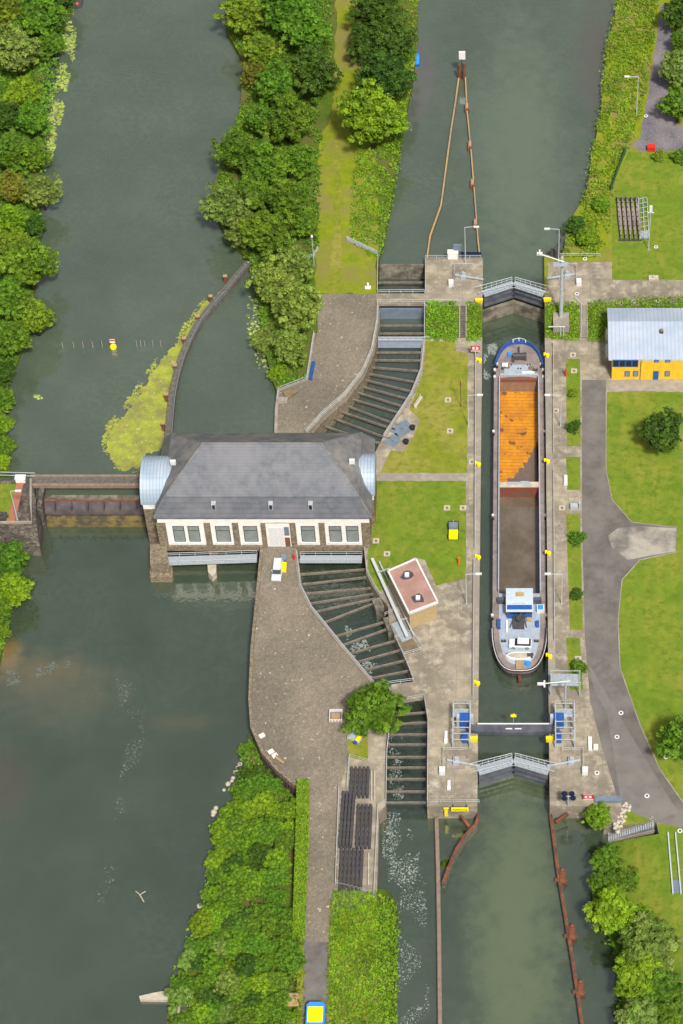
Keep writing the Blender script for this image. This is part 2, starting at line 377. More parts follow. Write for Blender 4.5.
struct('lower_water', MB().sheet([(-420, -420), (420, -420), (420, W(0, 255, ZL).y), (-12, W(0, 255, ZL).y), (-12, W(0, 430, ZL).y), (-420, W(0, 430, ZL).y)], ZL), mL, recalc=False)
struct('river_upper', MB().sheet(PP([(-700, -420), (330, -420), (330, 300), (290, 478), (120, 499), (-700, 499)], ZU), ZU), mU, recalc=False)
struct('canal_upper', MB().sheet(PP([(335, -420), (1000, -420), (640, 200), (600, 289), (425, 289), (425, 266), (340, 266)], ZU), ZU), mU, recalc=False)
struct('side_channel_water', MB().sheet(PP([(340, 255), (430, 255), (430, 350), (420, 400), (385, 465), (280, 465), (300, 420)], ZC), ZC), mC, recalc=False)
struct('race_water', MB().sheet(PP([(285, 545), (385, 545), (400, 620), (436, 700), (432, 818), (380, 818), (380, 740), (340, 690)], ZL+.02), ZL+.02), mT, recalc=False)

# ------------------------------------------------------------------ land
DP = -9.0
west = PP([(-700, -420), (64, -420), (60, 0), (48, 60), (40, 110), (40, 150), (40, 200), (38, 250), (33, 300), (24, 345), (8, 385), (4, 420), (10, 474), (-700, 474)], -.6)
struct('bank_west', MB().prism(west, DP, -.6), 'undergrowth')
sw = PP([(-700, 536), (10, 540), (14, 590), (6, 630), (-8, 700), (-30, 820), (-80, 1000), (-300, 1500), (-700, 1500)], -6.2)
struct('bank_southwest', MB().prism(sw, DP, -6.2), 'undergrowth')
# the island between river and canal, and the cobbled yard at its foot
isl = [(228, -420), (228, 0), (226, 30), (243, 60), (240, 110), (226, 145), (209, 200), (230, 240), (252, 262), (258, 300), (264, 345), (272, 378), (277, 392), (275, 455), (306, 455), (306, 433), (322, 415), (345, 395), (362, 373), (372, 350), (377, 322), (378, 262), (384, 240), (393, 190), (401, 140), (409, 100), (415, 60), (418, 0), (421, -420)]
struct('island_ground', MB().prism(PP(isl, 0), DP, 0), 'undergrowth')
struct('island_grass', MB().sheet(PP(jag([(330, -420), (368, -420), (368, 0), (372, 120), (378, 200), (376, 294), (313, 294), (318, 240), (318, 150), (335, 100), (336, 0)], 2, 6), .01), .012), 'rough_grass', recalc=False)
struct('worn_track', MB().sheet(PP(jag([(333, 90), (336, 90), (341, 180), (341, 260), (339, 294), (328, 294), (334, 230), (335, 170)], 1.8, 4), .02), .02), 'lawn_worn', recalc=False)
yard = [(313, 294), (377, 294), (377, 320), (372, 350), (362, 373), (345, 395), (322, 415), (306, 433), (306, 455), (276, 455), (277, 410), (279, 393), (306, 381), (310, 358), (318, 330), (317, 305)]
struct('cobbled_yard', MB().sheet(PP(yard, .01), .024), 'cobbles', recalc=False)
# upper lock head, islands and slopes
struct('lock_head_west', MB().prism(PP([(425, 258), (513.5-HX*4.83, 258)], 0)+[(-HX, W(0, 306, 0).y)]+PP([(425, 306)], 0), DP, 0), 'concrete')
Ya, Yb = W(0, 306, 0).y, W(0, 338, ZG).y
def zs(x, y): return 0 if y > Ya-.01 else ZG
xw = W(425, 306, 0).x
struct('slope_west', MB().prism([(xw, Ya), (-HX, Ya), (-HX, Yb), (xw, Yb)], DP, zs), 'undergrowth')
pen = PP([(424, 338)], ZG)+[(-HX, Yb), (-HX, W(0, 806, ZG).y)]+PP([(427, 806), (427, 760), (428, 720), (424, 697), (414, 683), (406, 660), (396, 638), (389, 622), (388, 606), (380, 597), (372, 585), (366, 573), (364, 548), (366, 520), (366, 470), (383, 437), (398, 415), (411, 395), (421, 370)], ZG)
pen[0] = Vector((xw, Yb))
struct('lock_island', MB().prism([tuple(p) for p in pen], DP, ZG), 'concrete')
struct('lawn_north', MB().sheet(PP(jag([(425, 341), (455, 341), (456, 351), (468, 353), (467, 473), (380, 473), (390, 452), (396, 436), (404, 422), (414, 398), (423, 373)], .5, 6), ZG), ZG+.012), 'lawn_worn', recalc=False)
struct('lawn_middle', MB().sheet(PP(jag([(375, 481), (466, 481), (466, 560), (466, 578), (436, 586), (425, 560), (414, 557), (389, 571), (388, 585), (379, 592), (373, 583), (368, 568), (368, 550), (372, 540)], .5, 6), ZG), ZG+.012), 'grass', recalc=False)
struct('lock_path', MB().sheet(PP([(381, 473), (470, 473), (470, 481), (375, 481)], ZG), ZG+.008), 'coping', recalc=False)
# plaza south of the powerhouse
plz = [(262, 540), (262, 552), (257, 600), (252, 650), (250, 700), (252, 728), (262, 752), (277, 770), (298, 788), (297, 1500), (377, 1500), (377, 895), (379, 812), (386, 806), (386, 750), (389, 702), (375, 686), (341, 645), (311, 608), (300, 586), (296, 552), (296, 540)]
struct('plaza', MB().prism(PP(plz, ZG), DP, ZG), 'cobbles')
struct('plaza_verge', MB().sheet(PP(jag([(345, 725), (388, 704), (386, 750), (384, 800), (350, 800), (349, 758), (347, 740)], 1, 5), ZG), ZG+.012), 'lawn_worn', recalc=False)
struct('yard_floor', MB().sheet(PP([(368, 725), (386, 722), (385, 806), (379, 812), (377, 893), (337, 887), (339, 790), (349, 757), (368, 762)], ZG), ZG+.02), 'concrete', recalc=False)
struct('path_verges', MB().sheet(PP([(297, 930), (377, 898), (377, 1500), (297, 1500)], ZG), ZG+.012), 'rough_grass', recalc=False)
struct('service_path', MB().sheet(PP([(307, 900), (332, 900), (330, 942), (304, 942)], ZG), ZG+.02), 'cobbles', recalc=False)
struct('asphalt_path', MB().sheet(PP([(304, 942), (329, 942), (327, 1024), (325, 1500), (296, 1500), (302, 1024)], ZG), ZG+.024), 'asphalt', recalc=False)
# sloping banks
def slope(name, low, zl, high, zh, m, sub=7):
    mb = MB(); rows = []
    A = [W(p[0], p[1], zl) for p in low]; B = [W(p[0], p[1], p[2] if len(p) > 2 else zh) for p in high]
    for k in range(sub+1): rows.append([a.lerp(b, k/sub)+Vector((0, 0, .35*math.sin(math.pi*k/sub))) for a, b in zip(A, B)])
    for k in range(sub): mb.strip(rows[k], rows[k+1])
    return struct(name, mb, m, recalc=False), A, B
_, bwA, bwB = slope('bank_below_plaza', [(250, 735), (243, 755), (232, 785), (216, 820), (211, 850), (204, 885), (192, 920), (186, 950), (168, 972), (158, 1000), (150, 1100), (140, 1500)], -7.3,
      [(254, 740, -6.8), (264, 762, -6.6), (278, 779, -6.3), (297, 796, -5.9), (297, 850, -5), (297, 885), (297, 920), (297, 950), (297, 972), (297, 1000), (297, 1100), (297, 1500)], -4.4, 'undergrowth')
_, fdA, fdB = slope('bank_channel_side', [(392, 893), (398, 905), (397, 950), (396, 1024), (394, 1500)], -7.3, [(376, 888), (377, 905), (376.5, 950), (376, 1024), (375, 1500)], -3.05, 'undergrowth')
_, beA, beB = slope('bank_southeast', [(600, 846), (592, 866), (588, 900), (602, 932), (613, 955), (617, 990), (620, 1024), (624, 1500)], -7.3,
      [(659, 834), (662.5, 848), (668, 880), (672, 910), (678, 945), (682, 980), (686, 1024), (700, 1500)], ZG, 'grass')
# east side
east = [(1300, -420), (621, -420), (618, 0), (607, 50), (601, 110), (592, 160), (586, 195), (573, 215), (566, 240), (562, 255)]
ey = PP(east, 0)+[(HX, W(0, 255, 0).y), (HX, Ya), (W(1300, 306, 0).x, Ya)]
struct('bank_east', MB().prism([tuple(p) for p in ey], DP, 0), 'rough_grass')
struct('slope_east', MB().prism([(HX, Ya), (260, Ya), (260, Yb), (HX, Yb)], DP, zs), 'undergrowth')
e2 = [(HX, Yb), (260, Yb)]+PP([(1400, 1500), (700, 1500), (686, 1024), (682, 980), (678, 945), (672, 910), (668, 880), (662, 845), (656, 822), (604, 822), (600, 806)], ZG)+[(HX, W(0, 806, ZG).y)]
struct('lockside_east', MB().prism([tuple(p) for p in e2], DP, ZG), 'concrete')
struct('lawn_northeast', MB().sheet(PP([(612, 278), (612, 200), (618, 178), (628, 152), (655, 152), (1300, 152), (1300, 280), (612, 280)], .01), .012), 'grass', recalc=False)
struct('head_paving', MB().sheet(PP([(548, 262), (612, 262), (612, 280), (1300, 280), (1300, 305), (548, 305)], .01), .016), 'concrete', recalc=False)
struct('gravel_track', MB().sheet(PP(jag([(661, 3), (668, 5), (674, 60), (668, 90), (678, 125), (720, 140), (720, 151), (640, 151), (632, 146), (640, 138), (648, 95), (656, 45)], 1, 5), .01), .02), 'gravel_path', recalc=False)
struct('lawn_east', MB().sheet(PP([(607, 392), (1300, 392), (1300, 1500), (686, 1300), (684, 804), (660, 770), (640, 725), (620, 668), (618, 620), (622, 580), (640, 560), (676, 552), (677, 527), (632, 522), (612, 500), (606, 470)], ZG), ZG+.012), 'grass', recalc=False)
struct('lawn_southeast', MB().sheet(PP([(657, 824), (700, 824), (720, 1500), (700, 1500), (686, 1024), (682, 980), (672, 910), (662, 845)], ZG), ZG+.01), 'grass', recalc=False)
struct('lawn_wedge', MB().sheet(PP([(620, 826), (628, 808), (655, 815), (655, 821)], ZG), ZG+.012), 'grass', recalc=False)
struct('road', MB().sheet(PP([(582, 380), (606, 380), (606, 470), (612, 500), (632, 522), (677, 527), (676, 552), (640, 560), (622, 580), (618, 620), (620, 668), (640, 725), (660, 770), (684, 804), (690, 830), (655, 822), (618, 800), (600, 740), (590, 700), (585, 640), (582, 520)], ZG), ZG+.02), 'asphalt', recalc=False)
struct('pale_road_patch', MB().sheet(PP([(618, 528), (640, 526), (676.5, 528.5), (675.5, 551.5), (648, 556), (628, 560), (612, 548), (608, 536)], ZG), ZG+.026), 'asphalt_pale', recalc=False)
struct('road_side_strip', MB().sheet(PP([(588, 662), (604, 690), (628, 730), (655, 775), (678, 812), (655, 822), (622, 808), (616, 770), (607, 712), (594, 690)], ZG), ZG+.03), 'asphalt_mid', recalc=False)
for i, (ya, yb) in enumerate([(359, 446), (457, 490), (514, 630), (638, 690)]):
    struct('verge_strip', MB().sheet(PP([(566, ya), (580, ya), (580.5 if i < 2 else 583, yb), (567 if i < 2 else 570, yb)], ZG), ZG+.012), 'grass', recalc=False)
struct('house_apron', MB().sheet(PP([(606, 380), (1300, 380), (1300, 392), (660, 391), (606, 391)], ZG), ZG+.016), 'coping', recalc=False)
kb = MB(); kb.ribbon(PP([(606, 392), (606, 470), (612, 500), (632, 522.5), (677, 527.5)], ZG), .18, ZG-.1, ZG+.1); struct('kerb', kb, 'coping')
kb = MB(); kb.ribbon(PP([(677, 552), (640, 560), (622, 580), (618, 620), (620, 668), (640, 725), (660, 770), (684, 804)], ZG), .2, ZG-.1, ZG+.1); struct('kerb', kb, 'coping')
# copings: pale stone edges standing a little proud of the ground
cp = MB()
for s in (-1, 1):
    yS = W(0, 700, ZG).y
    cp.box(min(s*HX, s*(HX+1.3)), max(s*HX, s*(HX+1.3)), yS, Yb, ZG-.6, ZG+.12)
struct('lock_coping', cp, 'coping')
cp = MB(); cp.ribbon(PP([(262, 548), (257, 600), (252, 650), (250, 700), (252, 728), (262, 752), (277, 770), (298, 788)], ZG), .55, ZG-.8, ZG+.45)
one('parapet', cp, 'masonry', (0, 0, 0), 'low stone parapet curving along the river edge of the cobbled plaza', 'parapet')
cp = MB(); cp.ribbon(PP([(377.5, 306), (377, 322), (372, 350), (362, 373), (345, 395), (322, 415), (306, 433)], 0), .7, -1, .25)
one('parapet', cp, 'coping', (0, 0, 0), 'pale curved stone coping between cobbled yard and upper side channel', 'parapet')
cp = MB(); cp.ribbon(PP([(377.9, 306), (377.4, 322), (372.4, 350), (362.4, 373), (345.4, 395.6), (322.4, 415.6), (306.4, 433.6)], 0), .8, -9, -1.002)
one('retaining_wall', cp, 'masonry', (0, 0, 0), 'dark curved stone wall dropping from cobbled yard into upper side channel', 'wall')
cp = MB(); cp.ribbon(PP([(424, 340), (421.5, 370), (411.5, 395), (398.5, 415), (384, 437)], ZG), .7, ZG-1, ZG+.3)
one('parapet', cp, 'coping', (0, 0, 0), 'pale curved stone coping between the lawn and the upper side channel', 'parapet')
cp = MB(); cp.ribbon(PP([(296, 552), (300, 586), (311, 608), (341, 645), (375, 686)], ZG), .6, ZG-1, ZG+.3)
one('parapet', cp, 'coping', (0, 0, 0), 'long pale stone coping between the plaza and the lower side channel', 'parapet')
cp = MB(); cp.ribbon(PP([(314, 334), (307, 380), (278.5, 391), (276.5, 410), (275.5, 450)], 0), .6, -1, .3)
one('parapet', cp, 'coping', (0, 0, 0), 'angled stone parapet on the river edge of the cobbled yard', 'parapet')
# sheet pile wall below the parapet
sp = MB(); pl = PP([(251, 715), (253.5, 730), (263, 754), (278, 772), (298.5, 790), (297.5, 860)], ZG)
for a, b in zip(pl[:-1], pl[1:]):
    nseg = max(1, int((b-a).length/.7)); dd = (b-a)/nseg; nn = Vector((-dd.y, dd.x)).normalized()*-.22
    for k in range(nseg):
        p = a+dd*k; sp.prism([tuple(p+nn*-.3), tuple(p+dd*.5+nn*-.3), tuple(p+dd*.5+nn*1.6), tuple(p+nn*1.6)], -7.4, ZG-.15)
one('sheet_pile_wall', sp, 'pile_brown', (0, 0, 0), 'dark rusty corrugated sheet piling holding up the curved plaza edge', 'retaining wall')
# bridges over the side channel
bd = MB().prism(PP([(376.5, 293.5), (425.5, 293.5), (425.5, 303.5), (376.5, 303.5)], .03), -.7, .03)
one('footbridge', bd, 'concrete', (0, 0, 0), 'short flat concrete bridge over the side channel beside the upper lock head', 'bridge')
bd = MB().prism(PP([(374, 686.5), (414, 681.5), (425, 697.5), (388.5, 703)], ZG+.03), ZG-.7, ZG+.03)
one('footbridge', bd, 'concrete', (0, 0, 0), 'short flat concrete bridge over the side channel beside the round tree', 'bridge')

# ------------------------------------------------------------------ vegetation
def leafcloud(mb, clumps, per, size, rr, squash=1.0):
    for c in clumps:
        ct = rr.random()
        rc = c[3]
        for _ in range(per):
            d = Vector((rr.gauss(0, 1), rr.gauss(0, 1), rr.gauss(0, 1))).normalized()
            if d.z < -.3: d.z *= -.6
            rad = rc*(rr.random()**.35)
            p = Vector(c[:3])+Vector((d.x*rad, d.y*rad, d.z*rad*squash))
            nrm = (d+Vector((rr.uniform(-.6, .6), rr.uniform(-.6, .6), rr.uniform(.0, .9)))).normalized()
            a = nrm.cross(Vector((rr.uniform(-1, 1), rr.uniform(-1, 1), rr.uniform(-1, 1))))
            if a.length < .05: continue
            a.normalize(); b = nrm.cross(a); s = size*rr.uniform(.6, 1.35)
            mb.add([p-a*s-b*s*.45, p+a*s*.2-b*s*.6, p+a*s+b*s*.3, p-a*s*.1+b*s*.65], [(0, 1, 2, 3)])
            t = min(1, max(0, ct*.55+rr.random()*.45)); mb.t += [t]*4
def crown_mesh(seed, kind):
    rr = random.Random(seed); mb = MB(); cl = []
    # unit crown, radius ~1, centre at 0; a few lobes of different size carry the clumps
    nl = {'round': 7, 'loose': 10, 'tall': 8, 'bush': 5}[kind]
    lobes = [(0, 0, .1, .62)]
    for i in range(nl):
        a = 2*math.pi*(i+rr.uniform(-.3, .3))/nl; r = rr.uniform(.38, .66); z = rr.uniform(-.35, .45)
        lobes.append((r*math.cos(a), r*math.sin(a), z, rr.uniform(.28, .46)))
    lobes.append((rr.uniform(-.2, .2), rr.uniform(-.2, .2), .55, .36))
    for lx, ly, lz, lr in lobes:
        k = int(lr*lr*{'round': 95, 'loose': 55, 'tall': 70, 'bush': 80}[kind])+3
        for _ in range(k):
            d = Vector((rr.gauss(0, 1), rr.gauss(0, 1), rr.gauss(.25, 1))).normalized(); q = rr.uniform(.7, 1.08)*lr
            cl.append((lx+d.x*q, ly+d.y*q, lz+d.z*q*.9, rr.uniform(.09, .17)))
    per = {'round': 34, 'loose': 30, 'tall': 34, 'bush': 36}[kind]
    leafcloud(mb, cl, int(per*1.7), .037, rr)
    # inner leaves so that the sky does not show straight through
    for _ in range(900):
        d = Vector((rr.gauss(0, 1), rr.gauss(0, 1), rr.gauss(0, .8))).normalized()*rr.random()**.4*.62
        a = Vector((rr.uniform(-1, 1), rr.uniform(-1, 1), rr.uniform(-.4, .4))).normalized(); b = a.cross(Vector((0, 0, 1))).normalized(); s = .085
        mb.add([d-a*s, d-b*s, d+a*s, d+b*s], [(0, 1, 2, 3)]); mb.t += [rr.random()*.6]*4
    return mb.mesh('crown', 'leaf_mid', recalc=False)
CROWNS = {k: [crown_mesh(100*i+7+j, k) for j in range(n)] for i, (k, n) in enumerate([('round', 4), ('loose', 4), ('tall', 2), ('bush', 4)])}
def trunk_mesh(seed, mt):
    rr = random.Random(seed); mb = MB()                       # unit: crown radius 1 above, ground at -1.5
    mb.tube([(0, 0, -1.6), (.02, .01, -.9), (-.02, .02, -.2), (.03, 0, .4)], .085, 8, .03)
    for i in range(6):
        a = i*1.05+rr.random(); z = rr.uniform(-.7, .1); r = rr.uniform(.45, .75)
        mb.tube([(0, 0, z), (r*.5*math.cos(a), r*.5*math.sin(a), z+.25), (r*math.cos(a), r*math.sin(a), z+.5)], .035, 5, .012)
    return mb.mesh('trunk', mt, smooth=True)
TR = {m: trunk_mesh(5, m) for m in ('bark', 'birch_bark')}
NV = [0]
def tree(px, py, rpx, leaf, label, cat='tree', kind='round', group=None, zg=0.0, hh=1.0, name=None):
    """crown centred at pixel px,py; stands on ground zg"""
    sc_ = 4.2+1.0*py/1024+.55                                   # rough pixels per metre here
    r = rpx/sc_*1.2; NV[0] += 1; rr = random.Random(NV[0]*17)
    low = cat != 'tree'
    zc = zg+r*(.55 if low else 1.1)*hh
    c = W(px, py, zc)
    nm = name or ('tree' if not low else cat.replace(' ', '_'))
    o = empty(nm, (c.x, c.y, zg), label, cat, group)
    me = rr.choice(CROWNS[kind]); cr = bpy.data.objects.new('crown', me); col.objects.link(cr); cr.parent = o
    cr.location = (0, 0, zc-zg); cr.rotation_euler = (0, 0, rr.uniform(0, 6.28)); zr = (.75 if low else 1.05)*hh
    cr.scale = (r, r*rr.uniform(.88, 1.08), r*zr)
    cr.material_slots[0].link = 'OBJECT'; cr.material_slots[0].material = MATS[leaf]
    t = bpy.data.objects.new('trunk' if not low else 'stem', TR['birch_bark' if leaf == 'leaf_birch' else 'bark']); col.objects.link(t); t.parent = o
    t.location = (0, 0, (zc-zg)); t.scale = (r*(.8 if not low else .5), r*(.8 if not low else .5), (zc-zg)/1.55)
    return o
T = tree
gw = 'trees along the west bank of the river'
for a in [
 (40, 18, 24, 'leaf_mid', 'green tree at the top left beside the red moored boat', 'round'), (5, 10, 20, 'leaf_olive', 'olive tree in the very top left corner', 'loose'),
 (62, -8, 18, 'leaf_dark', 'dark tree cut by the top edge above the red moored boat', 'round'),
 (16, 52, 26, 'leaf_willow', 'large dull green tree at the left edge beside the blue pool', 'loose'), (50, 44, 15, 'leaf_mid', 'small tree beside the upper lily pads', 'round'),
 (24, 95, 17, 'leaf_bright', 'bright yellow green tree left of the middle lily pads', 'loose'), (32, 120, 18, 'leaf_mid', 'green tree just below the bright yellow green riverside tree', 'round'),
 (4, 118, 17, 'leaf_dark', 'dark tree at the left edge behind the bright yellow green tree', 'loose'),
 (12, 152, 22, 'leaf_mid', 'broad green tree at the left edge level with the lower end of the lily pads', 'round'), (36, 158, 14, 'leaf_mid', 'small green tree at the lower end of the lily pads', 'loose'),
 (42, 192, 18, 'leaf_willow', 'pale grey green willow leaning over the west side of the river', 'loose'), (14, 190, 16, 'leaf_brown', 'brownish olive tree left of the pale willow', 'loose'),
 (10, 220, 17, 'leaf_bright', 'yellow green tree at the left edge below the brownish tree', 'round'), (34, 226, 12, 'leaf_dark', 'small dark tree below the pale willow', 'round'),
 (8, 250, 20, 'leaf_olive', 'olive crown at the left edge above the biggest riverside tree', 'loose'), (28, 264, 27, 'leaf_olive', 'biggest yellow green tree overhanging the west side of the river', 'round'),
 (10, 300, 22, 'leaf_mid', 'green crown at the left edge below the biggest riverside tree', 'round'), (36, 318, 18, 'leaf_olive', 'olive tree overhanging the river opposite the yellow buoy', 'loose'),
 (14, 338, 19, 'leaf_mid', 'lowest large tree on the west bank above its dark reflection', 'round'), (4, 372, 12, 'leaf_dark', 'dark thin tree at the left edge below the large riverside trees', 'loose')]:
    tree(a[0], a[1], a[2], a[3], a[4], 'tree', a[5], gw, -.6)
for i, (x, y, r, lf) in enumerate([(4, 400, 13, 'leaf_mid'), (2, 425, 13, 'leaf_bright'), (5, 447, 12, 'leaf_mid'), (3, 462, 9, 'leaf_bright'), (40, 78, 6, 'leaf_flower')]):
    tree(x, y, r, lf, 'yellow blossoming shrub beside the lily pads on the west bank' if i == 4 else '%s shrub from the top in the row at the left edge above the weir' % ORD[i], 'shrub', 'bush', 'shrubs on the west bank', -.6)
gi = 'trees on the island between river and canal'
for a in [
 (244, 14, 24, 'leaf_olive', 'yellow green tree over the river at the top of the island', 'round'), (282, 10, 24, 'leaf_mid', 'green tree at the top of the island left of the grass track', 'round'),
 (306, 30, 26, 'leaf_mid', 'tall green tree left of the grass track near the top', 'round'), (262, 50, 18, 'leaf_olive', 'olive tree by the river below the topmost island tree', 'loose'),
 (313, 72, 28, 'leaf_dark', 'dark rounded tree left of the grass track', 'round'), (276, 88, 22, 'leaf_mid', 'yellowish green tree in the middle of the upper grove', 'loose'),
 (254, 74, 14, 'leaf_brown', 'thin brownish tree at the river edge of the upper grove', 'loose'), (288, 118, 26, 'leaf_mid', 'green tree in the grove opposite the bright lime tree', 'round'),
 (262, 120, 18, 'leaf_mid', 'green tree near the river in the middle of the grove', 'round'), (236, 152, 22, 'leaf_mid', 'green tree leaning over the river in the middle of the island', 'loose'),
 (266, 165, 25, 'leaf_mid', 'wide green tree below the middle of the grove', 'round'), (298, 160, 18, 'leaf_mid', 'rounded tree next to the grass track halfway down', 'round'),
 (224, 206, 23, 'leaf_willow', 'pale willow hanging over the river near the guide wall', 'loose'), (244, 232, 18, 'leaf_willow', 'small pale willow beside the top end of the guide wall', 'loose'),
 (254, 196, 18, 'leaf_mid', 'green tree right of the pale river willow', 'round'), (286, 200, 24, 'leaf_mid', 'green tree above the olive birch', 'round'), (306, 225, 15, 'leaf_mid', 'small green tree above the fence at the end of the grass track', 'round'),
 (268, 234, 24, 'leaf_olive', 'olive green birch at the head of the inner basin', 'loose'), (270, 282, 22, 'leaf_birch', 'pale birch overhanging the inner basin', 'loose'),
 (296, 268, 20, 'leaf_birch', 'birch crown between the fence and the large pale birch', 'loose'), (297, 305, 27, 'leaf_birch', 'large pale birch beside the cobbled yard', 'round'), (290, 345, 19, 'leaf_birch', 'lowest birch beside the angled yard parapet', 'round'),
 (378, 10, 27, 'leaf_dark', 'dark tree at the top right of the grass track', 'round'), (392, 42, 26, 'leaf_dark', 'dark tree beside the canal left of the small blue boat', 'round'),
 (366, 45, 20, 'leaf_dark', 'dark tree right of the grass track above the lime tree', 'round'), (385, 76, 28, 'leaf_dark', 'wide dark tree just above the bright lime tree', 'round'),
 (371, 116, 34, 'leaf_bright', 'large bright yellow green lime tree right of the grass track', 'round')]:
    tree(a[0], a[1], a[2], a[3], a[4], 'tree', a[5], gi, 0)
tree(263, 342, 15, 'leaf_willow', 'pale leafy bush spreading over the inner basin below the birches', 'shrub', 'loose', None, ZU)
tree(277, 374, 12, 'leaf_bright', 'bright green bush in the corner of the inner basin', 'shrub', 'bush', None, ZU)
ge = 'trees along the gravel track'
for a in [(678, 14, 18, 'leaf_dark', 'dark tree in the top right corner', 'round'), (677, 70, 20, 'leaf_willow', 'pale green tree beside the gravel track', 'round'), (684, 42, 14, 'leaf_mid', 'green tree above the pale tree beside the gravel track', 'round'), (678, 104, 19, 'leaf_mid', 'mid green tree right of the bend in the gravel track', 'round')]:
    tree(a[0], a[1], a[2], a[3], a[4], 'tree', a[5], ge, 0)
tree(662, 432, 22, 'leaf_dark', 'dark green tree alone on the lawn below the yellow house', 'tree', 'round', None, ZG)
tree(684, 738, 25, 'leaf_mid', 'green tree at the right edge beside the road bend', 'tree', 'round', None, ZG)
tree(373, 709, 29, 'leaf_mid', 'round dense green tree beside the lower side channel', 'tree', 'round', None, ZG, .8)
for a in [(658, 156, 7, 'leaf_olive', 'small round shrub right of the red box', 0), (680, 156, 10, 'leaf_mid', 'round shrub at the right edge below the gravel track', 0),
          (576, 226, 12, 'leaf_dark', 'dark shrub at the canal edge above the upper lock head', 0), (586, 237, 13, 'leaf_hedge', 'bright round shrub above the upper lock head', 0), (600, 205, 11, 'leaf_hedge', 'bright shrub at the left foot of the green net fence', 0),
          (573, 427, 8, 'leaf_dark', 'round dark shrub in the upper verge strip left of the road', ZG), (577, 538, 9, 'leaf_mid', 'largest round shrub in the verge strip left of the road', ZG), (576, 595, 7, 'leaf_dark', 'small dark shrub in the verge strip beside the barge stern', ZG), (579, 667, 9, 'leaf_mid', 'rounded shrub in the lowest verge strip beside the steel platform', ZG),
          (573, 393, 6, 'leaf_olive', 'sparse olive shrub near the top of the upper verge strip', ZG),
          (598, 817, 15, 'leaf_hedge', 'bright round bush at the corner of the lower lock head', ZG-1.5)]:
    tree(a[0], a[1], a[2], a[3], a[4], 'shrub', 'bush', None, a[5])
for i, a in enumerate([(605, 860, 17, 'leaf_mid', 'feathery green shrub nearest the lower stairs', 'bush'), (600, 884, 14, 'leaf_mid', 'green shrub overhanging the basin below the lower stairs', 'bush'), (622, 880, 14, 'leaf_mid', 'green shrub on the slope behind the basin shrubs', 'loose'),
          (612, 912, 24, 'leaf_bright', 'large rounded yellow green tree on the southeast bank', 'round'), (642, 918, 12, 'leaf_bright', 'small bright green tree between the two large southeast trees', 'round'),
          (648, 945, 30, 'leaf_flower', 'large tree with white blossom on the southeast bank', 'round'), (638, 975, 26, 'leaf_bright', 'bright tree below the blossoming tree', 'round'), (660, 985, 22, 'leaf_mid', 'green tree right of the bright tree below the blossoms', 'round'),
          (640, 1016, 22, 'leaf_flower', 'blossoming tree cut by the bottom edge', 'round'), (672, 1014, 18, 'leaf_mid', 'green tree in the bottom right corner', 'loose')]):
    tree(a[0], a[1], a[2], a[3], a[4], 'tree', a[5], 'trees on the southeast bank', -5.2, .7)
for x, y, r, lf, lb in [(10, 560, 19, 'leaf_mid', 'green tree in front of the stone weir abutment'), (12, 590, 18, 'leaf_bright', 'bright green tree below the stone weir abutment'), (-4, 612, 17, 'leaf_mid', 'green tree at the left edge below the weir abutment'), (2, 632, 9, 'leaf_olive', 'lowest small tree at the left edge above the shallows')]:
    tree(x, y, r, lf, lb, 'tree', 'round', 'trees below the weir', -6.2, .85)
# shrubs of the bank below the plaza, filled row by row
rs_ = random.Random(3); made = 0
def bank_x(y, low):
    ys = [(735, 252), (755, 243), (785, 232), (820, 214), (850, 210), (885, 204), (920, 193), (950, 187), (972, 170), (1000, 172), (1030, 180)]
    for (a, b), (c, d) in zip(ys[:-1], ys[1:]):
        if a <= y <= c: return b+(d-b)*(y-a)/(c-a)
    return ys[-1][1]
row = 0; y = 772
rowname = ['top', 'second', 'third', 'fourth', 'fifth', 'sixth', 'seventh', 'eighth', 'ninth', 'tenth', 'eleventh', 'twelfth', 'thirteenth', 'fourteenth', 'lowest']
while y < 1035:
    xl = bank_x(y-6, 0)+9; xr = 290 if y > 800 else 262+(y-770)*.9; x = xl; k = 0
    while x < xr:
        r = rs_.uniform(9, 14.5); lf = rs_.choice(['leaf_mid', 'leaf_mid', 'leaf_hedge', 'leaf_bright', 'leaf_dark', 'leaf_flower' if y > 880 else 'leaf_mid', 'leaf_mid'])
        f = (x-xl)/max(1, 295-xl); zg = -7+2.6*f
        tree(x+rs_.uniform(-2, 2), y+rs_.uniform(-5, 5), r, lf, '%s bush from the river in the %s row of bank bushes below the plaza' % (ORD[k], rowname[min(row, 14)]), 'shrub', 'bush', 'bushes on the bank below the plaza', zg, rs_.uniform(.7, 1.2))
        x += r*1.2; k += 1
    y += 17.5; row += 1
tree(246, 748, 8, 'leaf_mid', 'small green bush alone at the foot of the plaza wall', 'shrub', 'bush', None, -7)

